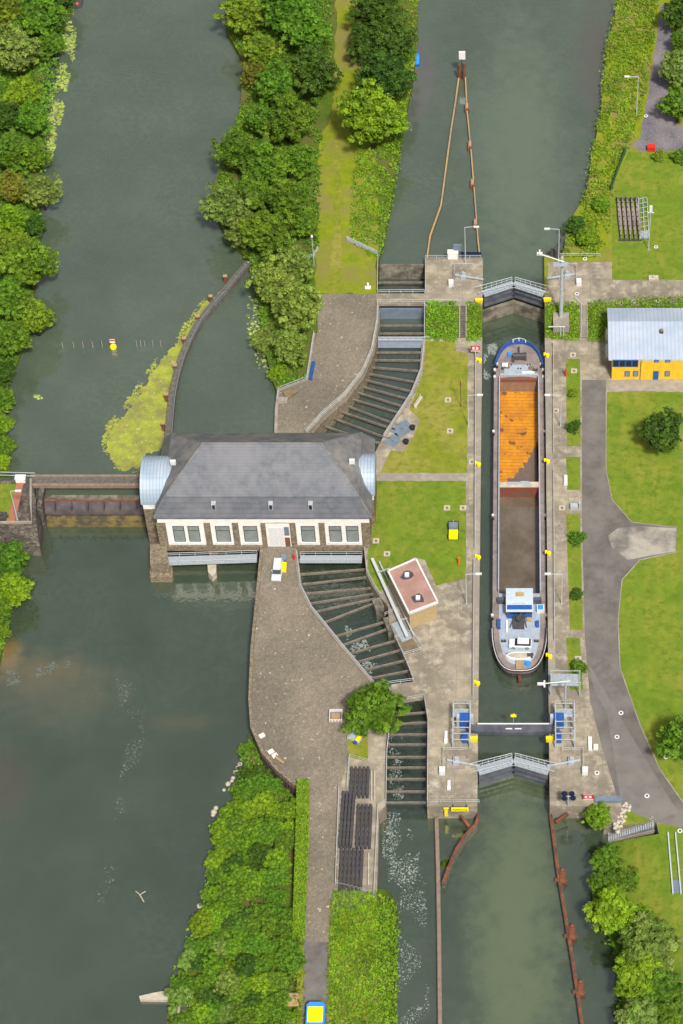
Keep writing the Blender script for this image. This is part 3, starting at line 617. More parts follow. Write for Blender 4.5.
def cover(name, poly, z, dens, size, m, label, seed=1, h=.5, kind='stuff', cat='ground cover', zf=None, clump=.6):
    rr = random.Random(seed); p = PP(poly, z) if not callable(z) else PP(poly, zf); x0 = min(a[0] for a in p); x1 = max(a[0] for a in p); y0 = min(a[1] for a in p); y1 = max(a[1] for a in p)
    n = int((x1-x0)*(y1-y0)*dens); mb = MB()
    for _ in range(n):
        x = rr.uniform(x0, x1); y = rr.uniform(y0, y1)
        if not inpoly(x+rr.gauss(0, .32), y+rr.gauss(0, .32), p): continue
        if noise.noise(Vector((x*.35, y*.35, seed+7))) < -.28+rr.uniform(-.12, .12) and name == 'bank_plants': continue
        zz = z(x, y) if callable(z) else z
        nv = noise.noise(Vector((x*.8, y*.8, seed)))*.5+.5
        hz = zz+h*(.15+.85*nv)*rr.uniform(.6, 1)
        nrm = Vector((rr.uniform(-.7, .7), rr.uniform(-.9, .5), rr.uniform(.3, 1))).normalized()
        a = nrm.cross(Vector((rr.uniform(-1, 1), rr.uniform(-1, 1), .1))).normalized(); b = nrm.cross(a); s = size*rr.uniform(.6, 1.4); q = Vector((x, y, hz))
        mb.add([q-a*s-b*s*.4, q+a*s*.2-b*s*.6, q+a*s+b*s*.3, q-a*s*.1+b*s*.6], [(0, 1, 2, 3)])
        t = min(1, max(0, .05+.55*nv+.3*(noise.noise(Vector((x*.18, y*.18, seed+3)))+.5)+rr.uniform(-.3, .3))); mb.t += [t]*4
    o = mb.build(name, m, recalc=False); tag(o, label, cat, kind=kind); return o
cover('bank_plants', [(619, -60), (660, -60), (655, 40), (645, 95), (632, 140), (618, 165), (612, 200), (608, 235), (596, 258), (563, 258), (566, 238), (572, 216), (584, 196), (590, 160), (599, 110), (605, 50), (616, 5)], 0, 11, .26, 'leaf_cover', 'dense bright green plants covering the canal bank beside the gravel track', 5, .9)
cover('bank_plants', [(372, 130), (408, 95), (404, 130), (396, 185), (386, 238), (379, 258), (372, 256), (349, 240), (352, 180), (360, 140)], 0, 12, .24, 'leaf_cover', 'bright green plants between the grass track and the canal below the lime tree', 6, .8)
cover('bank_plants', [(405, -60), (421, -60), (419, 0), (416, 60), (410, 100), (400, 110), (405, 60)], 0, 11, .24, 'leaf_cover', 'strip of green plants at the canal edge behind the small blue boat', 7, .8)
cover('bank_plants', [(230, -60), (333, -60), (332, 60), (322, 110), (318, 240), (310, 290), (305, 380), (280, 388), (264, 350), (256, 290), (250, 262), (212, 205), (228, 145), (243, 105), (246, 60), (228, 30)], 0, 8, .3, 'leaf_mid', 'undergrowth beneath the trees on the river side of the island', 8, 1.0)
cover('bank_plants', [(-80, -60), (76, -60), (71, 0), (59, 60), (50, 110), (47, 150), (41, 200), (37, 250), (32, 300), (22, 345), (7, 385), (3, 420), (9, 472), (-80, 472)], -.6, 7, .32, 'leaf_mid', 'undergrowth beneath the trees on the west bank', 9, 1.0)
cover('bank_plants', [(-60, 536), (12, 542), (18, 590), (10, 630), (0, 660), (-60, 700)], -6.2, 8, .3, 'leaf_mid', 'undergrowth on the bank below the weir abutment', 10, .8)
cover('hedge_block', [(426, 307.5), (457, 307.5), (457, 337), (426, 339)], lambda x, y: (ZG*(Ya-y)/(Ya-Yb))+.1, 34, .2, 'leaf_hedge', 'dense bright hedge slope beside the upper bridge, left of the stairs', 11, .9, zf=-1.2, cat='hedge')
cover('hedge_block', [(467, 308), (481, 308), (481, 338), (467, 338)], lambda x, y: (ZG*(Ya-y)/(Ya-Yb))+.1, 34, .2, 'leaf_hedge', 'small bright hedge slope between the stairs and the lock chamber', 12, .8, zf=-1.2, cat='hedge')
cover('hedge_block', [(547, 308), (579, 308), (579, 336), (547, 336)], lambda x, y: (ZG*(Ya-y)/(Ya-Yb))+.1, 30, .2, 'leaf_cover', 'bright plants on the slope right of the upper lock gate', 13, .5, zf=-1.2, cat='hedge')
cover('hedge_block', [(588, 308), (720, 302), (720, 312), (609, 318), (609, 337), (588, 336)], lambda x, y: (ZG*min(1, (Ya-y)/(Ya-Yb)))+.1, 30, .2, 'leaf_cover', 'bright plants on the slope behind the yellow house', 14, .7, zf=-1.2, cat='hedge')
cover('field_plants', [(333, 893), (376, 897), (398, 900), (398, 950), (396, 1024), (394, 1100), (330, 1100), (330, 1000), (331, 930)], lambda x, y: ZG+.05-max(0, (x-W(377, 960, ZG).x))*1.05, 24, .22, 'leaf_cover', 'dense bright yellow green plants filling the bank between path and side channel', 15, .9, zf=-4)
cover('bank_plants', [(252, 735), (262, 752), (296, 783), (300, 850), (300, 1100), (160, 1100), (172, 975), (188, 950), (196, 915), (206, 885), (213, 850), (217, 820), (234, 785), (244, 756)], lambda x, y: -6.2, 9, .3, 'leaf_mid', 'undergrowth beneath the bushes on the bank below the plaza', 16, 1.2, zf=-6)
cover('bank_plants', [(606, 850), (650, 900), (680, 950), (690, 1100), (622, 1100), (618, 1000), (614, 955), (603, 932), (592, 900), (594, 865)], lambda x, y: -5.6, 9, .3, 'leaf_mid', 'undergrowth beneath the trees on the southeast bank', 17, 1.4, zf=-5.6)
cover('verge_weeds', [(296, 945), (304, 945), (302, 1100), (292, 1100)], ZG, 14, .2, 'leaf_olive', 'dry weeds at the left edge of the asphalt path', 18, .5)
cover('verge_weeds', [(329, 900), (337, 900), (335, 1100), (326, 1100)], ZG, 14, .2, 'leaf_olive', 'dry weeds between the asphalt path and the bright plants', 19, .5)
# clipped hedge along the path: one dense box of leaves
hb = MB(); rr = random.Random(40); ph = PP([(297.5, 785), (309.5, 784), (309, 850), (305, 942), (293, 942), (296, 850)], ZG)
inner = MB().prism([tuple(p) for p in PP([(299, 788), (308, 788), (307, 850), (303.5, 938), (294.5, 938), (297.5, 850)], ZG)], ZG, ZG+1.5)
x0, x1 = min(p.x for p in ph), max(p.x for p in ph); y0, y1 = min(p.y for p in ph), max(p.y for p in ph)
for _ in range(22000):
    x = rr.uniform(x0, x1); y = rr.uniform(y0, y1)
    if not inpoly(x, y, ph): continue
    z = ZG+(1.7+.25*noise.noise(Vector((x, y*.7, 2))) if rr.random() < .7 else rr.uniform(.1, 1.6)); nrm = Vector((rr.uniform(-.5, .5), rr.uniform(-.5, .5), .8)).normalized()
    a = nrm.cross(Vector((rr.uniform(-1, 1), rr.uniform(-1, 1), 0))).normalized(); b = nrm.cross(a); s = rr.uniform(.1, .2); q = Vector((x, y, z+rr.uniform(-.1, .1)))
    hb.add([q-a*s, q-b*s*.6, q+a*s, q+b*s*.6], [(0, 1, 2, 3)]); hb.t += [rr.random()]*4
hd = empty('hedge', (0, 0, 0), 'long narrow clipped bright green hedge between plaza path and bank bushes', 'hedge')
hb.build('foliage', 'leaf_hedge', hd, recalc=False); inner.build('twigs', 'undergrowth', hd)

# ------------------------------------------------------------------ floating stuff
def flakes(name, polyz, n, size, m, label, seed, z, cat, thr=None, ns=.3, tint=False):
    rr = random.Random(seed); p = PP(polyz, z); x0 = min(a[0] for a in p); x1 = max(a[0] for a in p); y0 = min(a[1] for a in p); y1 = max(a[1] for a in p); mb = MB(); k = 0; tries = 0
    while k < n and tries < n*30:
        tries += 1; x = rr.uniform(x0, x1); y = rr.uniform(y0, y1)
        if not inpoly(x, y, p): continue
        if thr is not None and noise.noise(Vector((x*ns, y*ns*.6, seed))) < thr+rr.uniform(-.15, .15): continue
        s = size*rr.uniform(.4, 1.0)+size*1.6*rr.random()**8; a0 = rr.uniform(0, 6.28); zz = z+rr.uniform(.008, .05); m_ = 5
        mb.add([(x+s*rr.uniform(.6, 1.2)*math.cos(a0+i*2*math.pi/m_), y+s*rr.uniform(.5, 1.1)*math.sin(a0+i*2*math.pi/m_), zz) for i in range(m_)], [tuple(range(m_))])
        if tint: mb.t += [rr.random()]*m_
        k += 1
    return tag(mb.build(name, m, recalc=False), label, cat, kind='stuff')
dw = [(222, 291), (213, 299), (202, 305), (197, 315), (192, 326), (183, 338), (172, 348), (163, 358), (152, 374), (144, 388), (134, 404), (124, 416), (114, 424), (112, 436), (106, 444), (110, 454), (112, 462), (120, 466), (126, 471), (134, 467), (141, 470), (144, 455), (163, 448), (165, 430), (170, 395), (180, 358), (196, 330), (210, 312), (222, 298)]
rr = random.Random(9); p = PP(dw, ZU); pj = []
for i in range(len(p)):
    a, b = p[i], p[(i+1) % len(p)]
    for k in range(6):
        q = a.lerp(b, k/6); pj.append((q.x+rr.uniform(-.35, .35), q.y+rr.uniform(-.35, .35)))
dwo = MB().sheet(pj, ZU+.02).build('duckweed', 'duckweed', recalc=False); tag(dwo, 'yellow green carpet of duckweed caught against the curved guide wall', 'duckweed', kind='stuff')
flakes('duckweed_edge', [(224, 288), (205, 298), (190, 315), (178, 335), (158, 355), (140, 380), (122, 408), (106, 425), (102, 446), (108, 468), (140, 474), (166, 440), (178, 370), (200, 325)], 2500, .22, 'duckweed', 'scattered duckweed pieces round the edge of the yellow green carpet', 21, ZU, 'duckweed', .05)
flakes('lily_pads', [(62, 10), (78, 6), (74, 60), (66, 95), (62, 120), (52, 160), (44, 168), (46, 130), (50, 90), (60, 60), (60, 30)], 1500, .27, 'lily_pad', 'lily pads along the west edge of the river', 22, ZU, 'water lilies', -.08, .4, True)
flakes('lily_pads', [(246, 295), (258, 300), (266, 345), (268, 372), (258, 368), (248, 330)], 140, .35, 'lily_pad', 'lily pads in the inner basin beneath the birches', 23, ZU, 'water lilies', None, .4, True)
flakes('lily_pads', [(33, 396), (37, 394), (43, 398), (40, 400)], 16, .35, 'lily_pad', 'tiny floating patch of weed in the dark tree reflection', 24, ZU, 'water lilies', None, .4, True)
flakes('foam', [(383, 812), (402, 812), (420, 850), (414, 890), (400, 900), (382, 870)], 952, 0.102, 'foam', 'white foam flecks below the mouth of the side channel', 25, ZL+.02, 'foam', .0, .35)
flakes('foam', [(400, 880), (425, 860), (430, 1024), (398, 1024)], 816, 0.088, 'foam', 'foam flecks drifting down the channel beside the bright plants', 26, ZL, 'foam', .05, .3)
flakes('foam', [(345, 625), (366, 640), (385, 680), (392, 692), (372, 690), (348, 650)], 714, 0.116, 'foam', 'white rapids foam below the powerhouse in the side channel', 27, ZL+.03, 'foam', .0, .5)
flakes('foam', [(388, 735), (402, 735), (404, 800), (390, 800)], 442, 0.095, 'foam', 'foam between the lower channel beams', 28, ZL+.03, 'foam', .0, .5)
flakes('foam', [(484, 345), (500, 342), (496, 352), (492, 375), (484, 385)], 442, 0.136, 'foam', 'white churned water left of the barge bow', 29, ZL, 'foam', .0, .5)
flakes('foam', [(541, 355), (545, 355), (546, 400), (543, 400)], 68, 0.102, 'foam', 'white churned water right of the barge bow', 30, ZL, 'foam', .0, .5)
flakes('foam', [(115, 670), (140, 690), (145, 740), (130, 800), (120, 860), (95, 930), (88, 925), (110, 850), (118, 790), (128, 730), (118, 700)], 420, .12, 'foam_faint', 'faint curving trail of foam down the middle of the lower river', 31, ZL, 'foam', .15, .25)
flakes('foam', [(-10, 676), (20, 668), (70, 660), (72, 666), (30, 680), (-10, 690)], 160, .2, 'foam_faint', 'broken white water over the shallows at the left edge', 32, ZL, 'foam', .05, .4)

# ------------------------------------------------------------------ powerhouse
YF = W(0, 546, ZG).y
def fx(px, py=530): return WY(px, py, YF).x
def fz(py): return WY(260, py, YF).z
EZ = fz(516.3); DEP = 18.5; YB = YF+DEP
_a = W(153.8, 517, EZ).x; _b = W(371.5, 517, EZ).x; x0, x1 = _a+.5, _b-.5
PH = Vector(((x0+x1)/2, YF, ZG))
ph = empty('powerhouse', PH, 'large white and stone powerhouse with dark slate hipped roof across the river', 'powerhouse')
def phb(name, mb, m, par=None, **k): return mb.build(name, m, ph if par is None else par, PH, **k)
m = MB().box(x0, x1, YF+3.2, YB, -9, EZ); m.box(x0, x1, YF, YF+3.2, ZG-.9, EZ)
for a, b in [(153.5, 160), (205, 214), (256, 266), (290, 302), (360, 371)]: m.box(fx(a), fx(b), YF, YF+3.2, -9, ZG-.9)
phb('wall', m, 'masonry')
phb('turbine_bay', MB().box(x0+.3, x1-.3, YF+3.0, YF+3.19, -8.5, ZG-.95), 'dark_hole')
# white band and panels, proud of the stone
wb = MB().box(x0-.02, x1+.02, YF-.18, YF-.003, fz(522), EZ-.02)
wins = [(166.6, 204.5, [(173, 184.5), (188, 199.5)]), (211, 232.6, [(215.5, 230)]), (239, 261, [(243.5, 257.5)]), (296, 319, [(301, 315)]), (325, 361.5, [(329, 341.5), (346, 358.5)])]
for a, b, _ in wins: wb.box(fx(a), fx(b), YF-.12, YF-.003, fz(544.3), fz(522))
wb.box(fx(266), fx(290), YF-.12, YF-.003, ZG, fz(523.5))
phb('white_facade', wb, 'white_plaster')
for a, b, ws in wins:
    for c, d in ws:
        xa, xb = fx(c), fx(d); za, zb = fz(541), fz(525.5)
        fr = MB(); t = .13
        fr.box(xa, xb, YF-.2, YF-.123, za, za+t); fr.box(xa, xb, YF-.2, YF-.123, zb-t, zb); fr.box(xa, xa+t, YF-.2, YF-.123, za+t, zb-t); fr.box(xb-t, xb, YF-.2, YF-.123, za+t, zb-t)
        fr.box(xa+t, xb-t, YF-.2, YF-.123, zb-1.35, zb-1.2)
        fo = phb('window', fr, 'dark_steel')
        pn = MB().box(xa+t, xb-t, YF-.16, YF-.124, za+t, zb-1.35).box(xa+t, xb-t, YF-.16, YF-.124, zb-1.2, zb-t); pn.build('pane', 'window_glass', fo, PH)
        MB().box(xa-.25, xb+.25, YF-.4, YF-.124, za-.3, za-.02).build('sill', 'white_plaster', fo, PH)
for (a, b) in [(268.5, 278), (278.6, 283.5)]:
    phb('gate_leaf', MB().box(fx(a), fx(b), YF-.2, YF-.123, ZG+.05, fz(527)), 'white_paint')
phb('doorway', MB().box(fx(284), fx(289), YF-.16, YF-.123, ZG+.05, fz(537)), 'red_oxide')
phb('transom_window', MB().box(fx(284), fx(289), YF-.16, YF-.123, fz(535), fz(526.5)), 'bluish_steel')
for a, b in [(157.5, 166.3), (204.8, 210.7), (232.9, 238.7), (261.3, 265.8), (290.5, 295.7), (319.3, 324.7), (361.8, 370.5)]:
    phb('pilaster', MB().box(fx(a), fx(b), YF-.3, YF-.003, ZG, fz(522.1)), 'masonry')
phb('base_course', MB().box(fx(161), fx(265.8), YF-.45, YF-.002, ZG-.95, fz(544.6)).box(fx(290.5), fx(371), YF-.45, YF-.002, ZG-.95, fz(544.6)), 'masonry')
# roof: steep lower slope, shallower hipped upper slope
ov = .9; B1 = 2.1; Z1 = EZ+4.0; Z2 = Z1+6.1
X0, X1, Y0, Y1 = x0-.5, x1+.5, YF-.35, YB+.35
bx0, bx1, by0, by1 = x0+B1-.4, x1-B1+.4, YF+B1-.6, YB-B1+.6
yr = (by0+by1)/2; rx0, rx1 = bx0+7.0, bx1-7.0
rv = [(X0, Y0, EZ), (X1, Y0, EZ), (X1, Y1, EZ), (X0, Y1, EZ), (bx0, by0, Z1), (bx1, by0, Z1), (bx1, by1, Z1), (bx0, by1, Z1), (rx0, yr, Z2), (rx1, yr, Z2), (X0, Y0, EZ-.25), (X1, Y0, EZ-.25), (X1, Y1, EZ-.25), (X0, Y1, EZ-.25)]
phb('roof', MB().add(rv, [(0, 1, 5, 4), (2, 3, 7, 6), (4, 5, 9, 8), (10, 11, 1, 0), (12, 13, 3, 2), (13, 12, 11, 10)]), 'slate', recalc=False)
phb('roof_hip', MB().add(rv, [(1, 2, 6, 5), (5, 6, 9), (11, 12, 2, 1)]), 'slate_side', recalc=False)
phb('roof_hip', MB().add(rv, [(3, 0, 4, 7), (7, 4, 8), (13, 10, 0, 3)]), 'slate_side', recalc=False)
phb('rear_slope', MB().add(rv, [(6, 7, 8, 9)]), 'slate_side', recalc=False)
e = MB()
for a, b in [((bx0, by0, Z1), (rx0, yr, Z2)), ((bx1, by0, Z1), (rx1, yr, Z2)), ((rx0, yr, Z2), (rx1, yr, Z2)), ((bx0, by1, Z1), (rx0, yr, Z2)), ((bx1, by1, Z1), (rx1, yr, Z2)), ((X0, Y0, EZ), (bx0, by0, Z1)), ((X1, Y0, EZ), (bx1, by0, Z1))]:
    e.tube([Vector(a)+Vector((0, 0, .06)), Vector(b)+Vector((0, 0, .06))], .13, 5)
phb('ridge_tile', e, 'slate_side')
phb('gutter', MB().tube([(X0, Y0-.08, EZ-.1), (X1, Y0-.08, EZ-.1)], .12, 6), 'gate_paint')
for px in (213.3, 270.5, 310.3):
    q = WY(px, 502, YF+.7); zz = EZ+1.9; yy = YF-.35+(by0-Y0)*(zz-EZ)/(Z1-EZ)
    X = q.x; sl = MB()
    rf = MB().box(X-.42, X+.42, yy-.35, yy+.8, zz-.3, zz+1.25)
    ro = phb('roof_window', rf, 'galvanised'); MB().box(X-.28, X+.28, yy-.37, yy-.352, zz-.15, zz+1.1).build('pane', 'car_glass', ro, PH)
for px, py in ((173, 462), (352, 461)):
    q = W(px, py, Z1+2.2); phb('roof_hatch', MB().box(q.x-.5, q.x+.5, q.y-.3, q.y+.3, q.z-.6, q.z+.35), 'white_paint')
# barrel-vaulted side bays
def barrel(xa, xb, yc, ry, zs_, rise, xw0, xw1):
    mb = MB(); n = 18
    for i in range(n):
        a0 = math.pi*i/n; a1 = math.pi*(i+1)/n
        p = lambda a, x: (x, yc-ry*math.cos(a), zs_+rise*math.sin(a))
        mb.add([p(a0, xa), p(a0, xb), p(a1, xb), p(a1, xa)], [(0, 1, 2, 3)])
    mb.add([(xa, yc-ry*math.cos(math.pi*i/n), zs_+rise*math.sin(math.pi*i/n)) for i in range(n+1)], [tuple(range(n+1))])
    mb.add([(xb, yc-ry*math.cos(math.pi*i/n), zs_+rise*math.sin(math.pi*i/n)) for i in range(n+1)], [tuple(range(n+1))])
    phb('barrel_roof', mb, 'zinc_roof', recalc=False)
    phb('side_bay', MB().box(xw0, xw1, yc-ry+.15, yc+ry-.15, zs_-1.4, zs_-.01), 'white_plaster')
    phb('side_bay_wall', MB().box(xw0, xw1, yc-ry+.15, yc+ry-.15, -9, zs_-1.4), 'masonry')
zsp = EZ-.1; q = W(141, 505, zsp)
barrel(q.x, x0+3.5, q.y+5.3, 5.3, zsp, 4.9, q.x+.3, x0-.01)
q2 = W(375, 496, zsp)
barrel(x1-3.0, q2.x, q2.y+4.6, 4.6, zsp, 4.4, x1+.01, q2.x-.3)
# stone river piers below the west corner
pr = MB().prism([tuple(p) for p in PP([(150, 544), (166, 544), (169, 564), (150, 564)], -2.6)], -9, -2.6)
pr.prism([tuple(p) for p in PP([(149.5, 564), (172, 564), (173, 574), (172, 577), (150, 577)], -5.4)], -9, -5.4)
phb('river_pier', pr, 'masonry')
pr = MB().prism([tuple(p) for p in PP([(207, 560), (216, 560), (216, 572), (212, 576), (208, 572)], -5.2)], -9, -5.2); phb('river_pier', pr, 'stone_pale')
def walkway(name, a, b, z, wd, label):
    p = W(a[0], a[1], z); q = W(b[0], b[1], z); c = (p+q)/2
    o = empty(name, c, label, 'walkway'); d = (q-p)
    MB().beam(p, q, wd, .15).build('deck', 'grating', o, c)
    n = Vector((-d.y, d.x, 0)).normalized()*wd/2
    for s in (-1, 1):
        MB().tube([p+n*s+Vector((0, 0, 1.05)), q+n*s+Vector((0, 0, 1.05))], .05, 5).tube([p+n*s+Vector((0, 0, .55)), q+n*s+Vector((0, 0, .55))], .035, 5).build('rail', 'rail_steel', o, c)
        k = max(2, int(d.length/2.6))
        for i in range(k+1):
            r_ = p+d*i/k+n*s; MB().cyl(r_.x, r_.y, r_.z, r_.z+1.05, .04, n=5).build('post', 'rail_steel', o, c)
    return o
walkway('steel_walkway', (164, 561), (257, 558), -4.0, 2.0, 'steel railed walkway at the foot of the powerhouse left of the silver car')
walkway('steel_walkway', (300, 559), (362, 559), -3.6, 1.8, 'steel railed walkway at the foot of the powerhouse over the side channel')

# ------------------------------------------------------------------ weir and abutment
ab = empty('weir_abutment', W(20, 500, .8), 'tall dark stone abutment at the left end of the river weir', 'abutment'); AO = ab.location
mb = MB(); top = PP([(-60, 482), (31, 480), (36, 500), (36, 523), (-60, 524)], .8)
mb.prism([tuple(p) for p in top], -9, .8)
cor = PP([(31, 480), (46, 484), (43, 520), (36, 523)], -.2); bot = PP([(36, 500), (45, 510), (41, 556), (30, 556)], -7.2)
a1 = W(36, 523, .8); a2 = W(31, 480, .8); b1 = W(41.5, 557, -7.2); b2 = W(46, 510, -7.2); a3 = W(-60, 524, .8); b3 = W(-60, 553, -7.2); tp = W(45.5, 497, -2.5)
mb.add([a1, a2, b2, b1, a3, b3], [(0, 1, 2, 3), (4, 0, 3, 5)])
mb.build('stone_wall', 'ashlar', ab, AO, recalc=False)
MB().sheet(PP([(-60, 484), (16, 484), (12, 521), (-60, 521)], .8), .83).build('grass_top', 'grass', ab, AO, recalc=False)
MB().sheet(PP([(17, 482), (24, 482), (15, 522), (7, 522)], .8), .85).build('brick_path', 'brick_path', ab, AO, recalc=False)
cpn = MB().ribbon(PP([(31, 480), (31, 505), (32, 523), (-60, 524)], .8), .4, .75, 1.25); cpn.build('parapet', 'coping', ab, AO)
q = W(21, 481, .8); one('junction_box', MB().box(-.9, .9, -.5, .5, 0, 1.1).box(-1.0, 1.0, -.6, .6, 1.1, 1.2), 'white_plaster', q, 'white box on the weir abutment at the end of the weir bridge', 'box')
q = W(2, 518, .8); one('winch', MB().box(-.9, .9, -.8, .8, 0, .9).cyl(0, 0, .9, 1.5, .4).box(-.3, 1.3, -.15, .15, .4, .8), 'dark_steel', q, 'dark grey winch on the grass of the weir abutment', 'winch')
# weir
def wp(px, py, z): return W(px, py, z)
we = empty('river_weir', W(95, 505, -4), 'long river weir with purple grey steel gate between abutment and powerhouse', 'weir'); WO = we.location
yc = W(0, 500, ZU).y; xa, xb = W(41, 505, -3).x, W(148, 505, -3).x
MB().box(xa, xb, yc-.2, yc+1.0, -8, ZU+.25).build('crest', 'wall_concrete', we, WO)
gm = MB(); n = 8
pts = [(yc-.2-1.2*math.sin(math.pi*k/n*.5)*1.0, ZU+.2-3.0*(k/n)) for k in range(n+1)]
for k in range(n):
    gm.add([(xa+.8, pts[k][0], pts[k][1]), (xb-.5, pts[k][0], pts[k][1]), (xb-.5, pts[k+1][0], pts[k+1][1]), (xa+.8, pts[k+1][0], pts[k+1][1])], [(0, 1, 2, 3)])
gm.build('gate', 'weir_purple', we, WO, recalc=False)
MB().tube([(xa+.8, yc-.3, ZU+.3), (xb-.5, yc-.3, ZU+.3)], .16, 6).build('top_beam', 'rust', we, WO)
for i in range(6):
    xx = xa+3+i*(xb-xa-5)/5; MB().box(xx-.12, xx+.12, yc-1.75, yc-.25, ZU-1.2, ZU+.1).build('bracket', 'weir_purple', we, WO)
MB().box(xa, xb, yc-2.2, yc-.3, -8, ZU-3.6).build('sill', 'weir_sill', we, WO)
MB().box(xa, xa+.9, yc-3.0, yc+4, -8, .3).build('side_pier', 'ashlar', we, WO)
br = empty('weir_bridge', W(95, 480, .4), 'narrow double girder bridge across the river above the weir', 'bridge'); BO = br.location
for py, ww, mt in ((475.5, .5, 'timber_grey'), (484.5, .6, 'timber_grey')):
    MB().beam(W(30, py, .6), W(142, py, .6), ww, .8).build('girder', mt, br, BO)
MB().beam(W(30, 480.5, .35), W(142, 480.5, .35), 1.9, .2).build('deck', 'beam_dark', br, BO)
MB().tube([W(0, 472, 1.5), W(35, 473, 1.5)], .06).tube([W(0, 475, 1.0), W(35, 476, 1.0)], .06).build('handrail', 'rail_steel', br, BO)

# ------------------------------------------------------------------ curved guide wall with piles
gcl = [(249, 262), (238, 274), (225, 290), (211, 306), (199, 320), (190, 337), (182, 355), (176, 375), (172, 395), (170, 415), (168, 440)]
gp = PP(gcl, -.2)
g = empty('guide_wall', (gp[4].x, gp[4].y, -.2), 'dark curved walkway wall between duckweed and inner basin', 'guide wall'); GO = g.location
MB().ribbon(gp, 1.4, -3, -.2).build('wall', 'beam_dark', g, GO)
off = [Vector((a.x+.75, a.y-.1)) for a in gp]
MB().tube([(a.x, a.y, .75) for a in off], .09, 5).build('rail', 'bluish_steel', g, GO)
for i in range(0, len(off)): MB().cyl(off[i].x, off[i].y, -.25, .75, .06, n=5).build('post', 'bluish_steel', g, GO)
pile = None
for i, (x, y) in enumerate([(226, 283), (211.5, 303), (198.7, 323), (185, 345), (176, 372), (167, 401), (164, 430)]):
    lb = '%s rusty pile from the top beside the curved guide wall' % ORD[i]
    if pile is None:
        pile = empty('mooring_pile', W(x, y, ZU), lb, 'pile', 'rusty piles beside the curved guide wall')
        MB().box(-.3, .3, -.25, .25, -2, 2.0).build('post', 'rust', pile); MB().box(-.4, .4, -.35, .35, 2.0, 2.15).build('cap', 'old_timber', pile)
    else: dup(pile, W(x, y, ZU), lb)
# ------------------------------------------------------------------ beams across the side channel
bmz = -2.3; beams = [(380.5, 325, 423.5, 325), (380.5, 333, 423.5, 333), (378, 352, 422, 352), (376, 359.5, 421.6, 360), (374.5, 367, 420, 370.5), (370, 373.5, 416, 381.6), (366, 379.5, 411.5, 391), (362, 386, 408, 398.5), (358, 392, 403, 406), (352, 398.5, 400, 412.5), (346, 405, 394, 423), (341, 411, 391, 428), (334, 418, 386, 437), (325, 426, 377, 442), (316, 433, 368, 452)]
def cross_beams(lst, z, m, lab, grp, wd=.28, topz=None):
    for i, (a, b, c, d) in enumerate(lst):
        p = W(a, b, z); q = W(c, d, z); dd = (q-p); dd.normalize(); p -= dd*.9; q += dd*.9; c_ = (p+q)/2
        o = MB().beam(p, q, wd, .5).build('strut_beam', m, None, c_); o.location = c_
        tag(o, lab % ORD[i], 'beam', grp)
cross_beams([(379, 282, 425, 282)], -2.2, 'beam_wood', '%s and only beam across the pit above the concrete bridge', 'pit beams')
cross_beams(beams, bmz-.6, 'beam_wood', '%s beam from the top across the curved channel above the powerhouse', 'beams across the upper side channel')
low1 = [(299, 574, 362, 569), (301, 584, 364, 577), (306, 593, 366, 588), (310, 603, 369, 594), (316, 611, 371, 599), (324, 622, 373, 603), (338, 635, 382, 622), (344, 644, 386, 629), (350, 653, 392, 641), (359, 661, 395, 651), (365, 669.5, 400, 661), (370, 678, 405, 671)]
cross_beams(low1, ZG-1.2, 'beam_wood', '%s beam down across the curved channel below the powerhouse', 'beams across the middle side channel')
low2 = [(399, 714, 423, 712), (395, 723.5, 425.6, 722)]+[(388, y, 427, y) for y in (734, 744, 756.5, 767, 778.5, 791, 802)]
cross_beams(low2, ZG-1.0, 'beam_wood', '%s beam down across the straight channel beside the round tree', 'beams across the lower side channel')
# gates in the side channel
def panel(name, pts, m, label, th=.3, cat='gate'):
    P = [W(*p) for p in pts]; n = (P[1]-P[0]).cross(P[3]-P[0]).normalized()*th
    c = sum(P, Vector())/4; mb = MB().add([*P, *[p-n for p in P]], [(0, 1, 2, 3), (7, 6, 5, 4), (0, 4, 5, 1), (1, 5, 6, 2), (2, 6, 7, 3), (3, 7, 4, 0)])
    o = mb.build(name, m, None, c); o.location = c; return tag(o, label, cat)
panel('stop_gate', [(379.5, 264, ZU+.5), (424.5, 264, ZU+.5), (424.5, 279, ZC-.3), (379.5, 279, ZC-.3)], 'wall_concrete', 'dark ribbed gate wall holding back the canal above the side channel pit')
panel('stop_gate', [(380, 308, -1.6), (423.5, 308, -1.6), (423.5, 318, ZC-.1), (380, 318, ZC-.1)], 'bluish_steel', 'smooth slate grey gate below the short concrete bridge')
o = empty('steel_gate', W(400, 341, -2.4), 'blue grey steel flap gate with railing across the upper side channel', 'gate'); O = o.location
MB().add([W(378, 341, -2.4), W(423.5, 341, -2.4), W(423.5, 348, -3.6), W(378, 348, -3.6)], [(0, 1, 2, 3)]).build('flap', 'bluish_steel', o, O, recalc=False)
MB().beam(W(378, 338.5, -2.3), W(423.5, 338.5, -2.3), 1.0, .3).build('walkway', 'grating', o, O)
MB().tube([W(378, 337, -1.3), W(430, 337, -1.3)], .05).tube([W(378, 340, -1.3), W(423, 340, -1.3)], .05).build('rail', 'rail_steel', o, O)
for k in range(9): q = W(378+5.6*k, 340, -2.3); MB().cyl(q.x, q.y, q.z, q.z+1, .04, n=5).build('post', 'rail_steel', o, O)

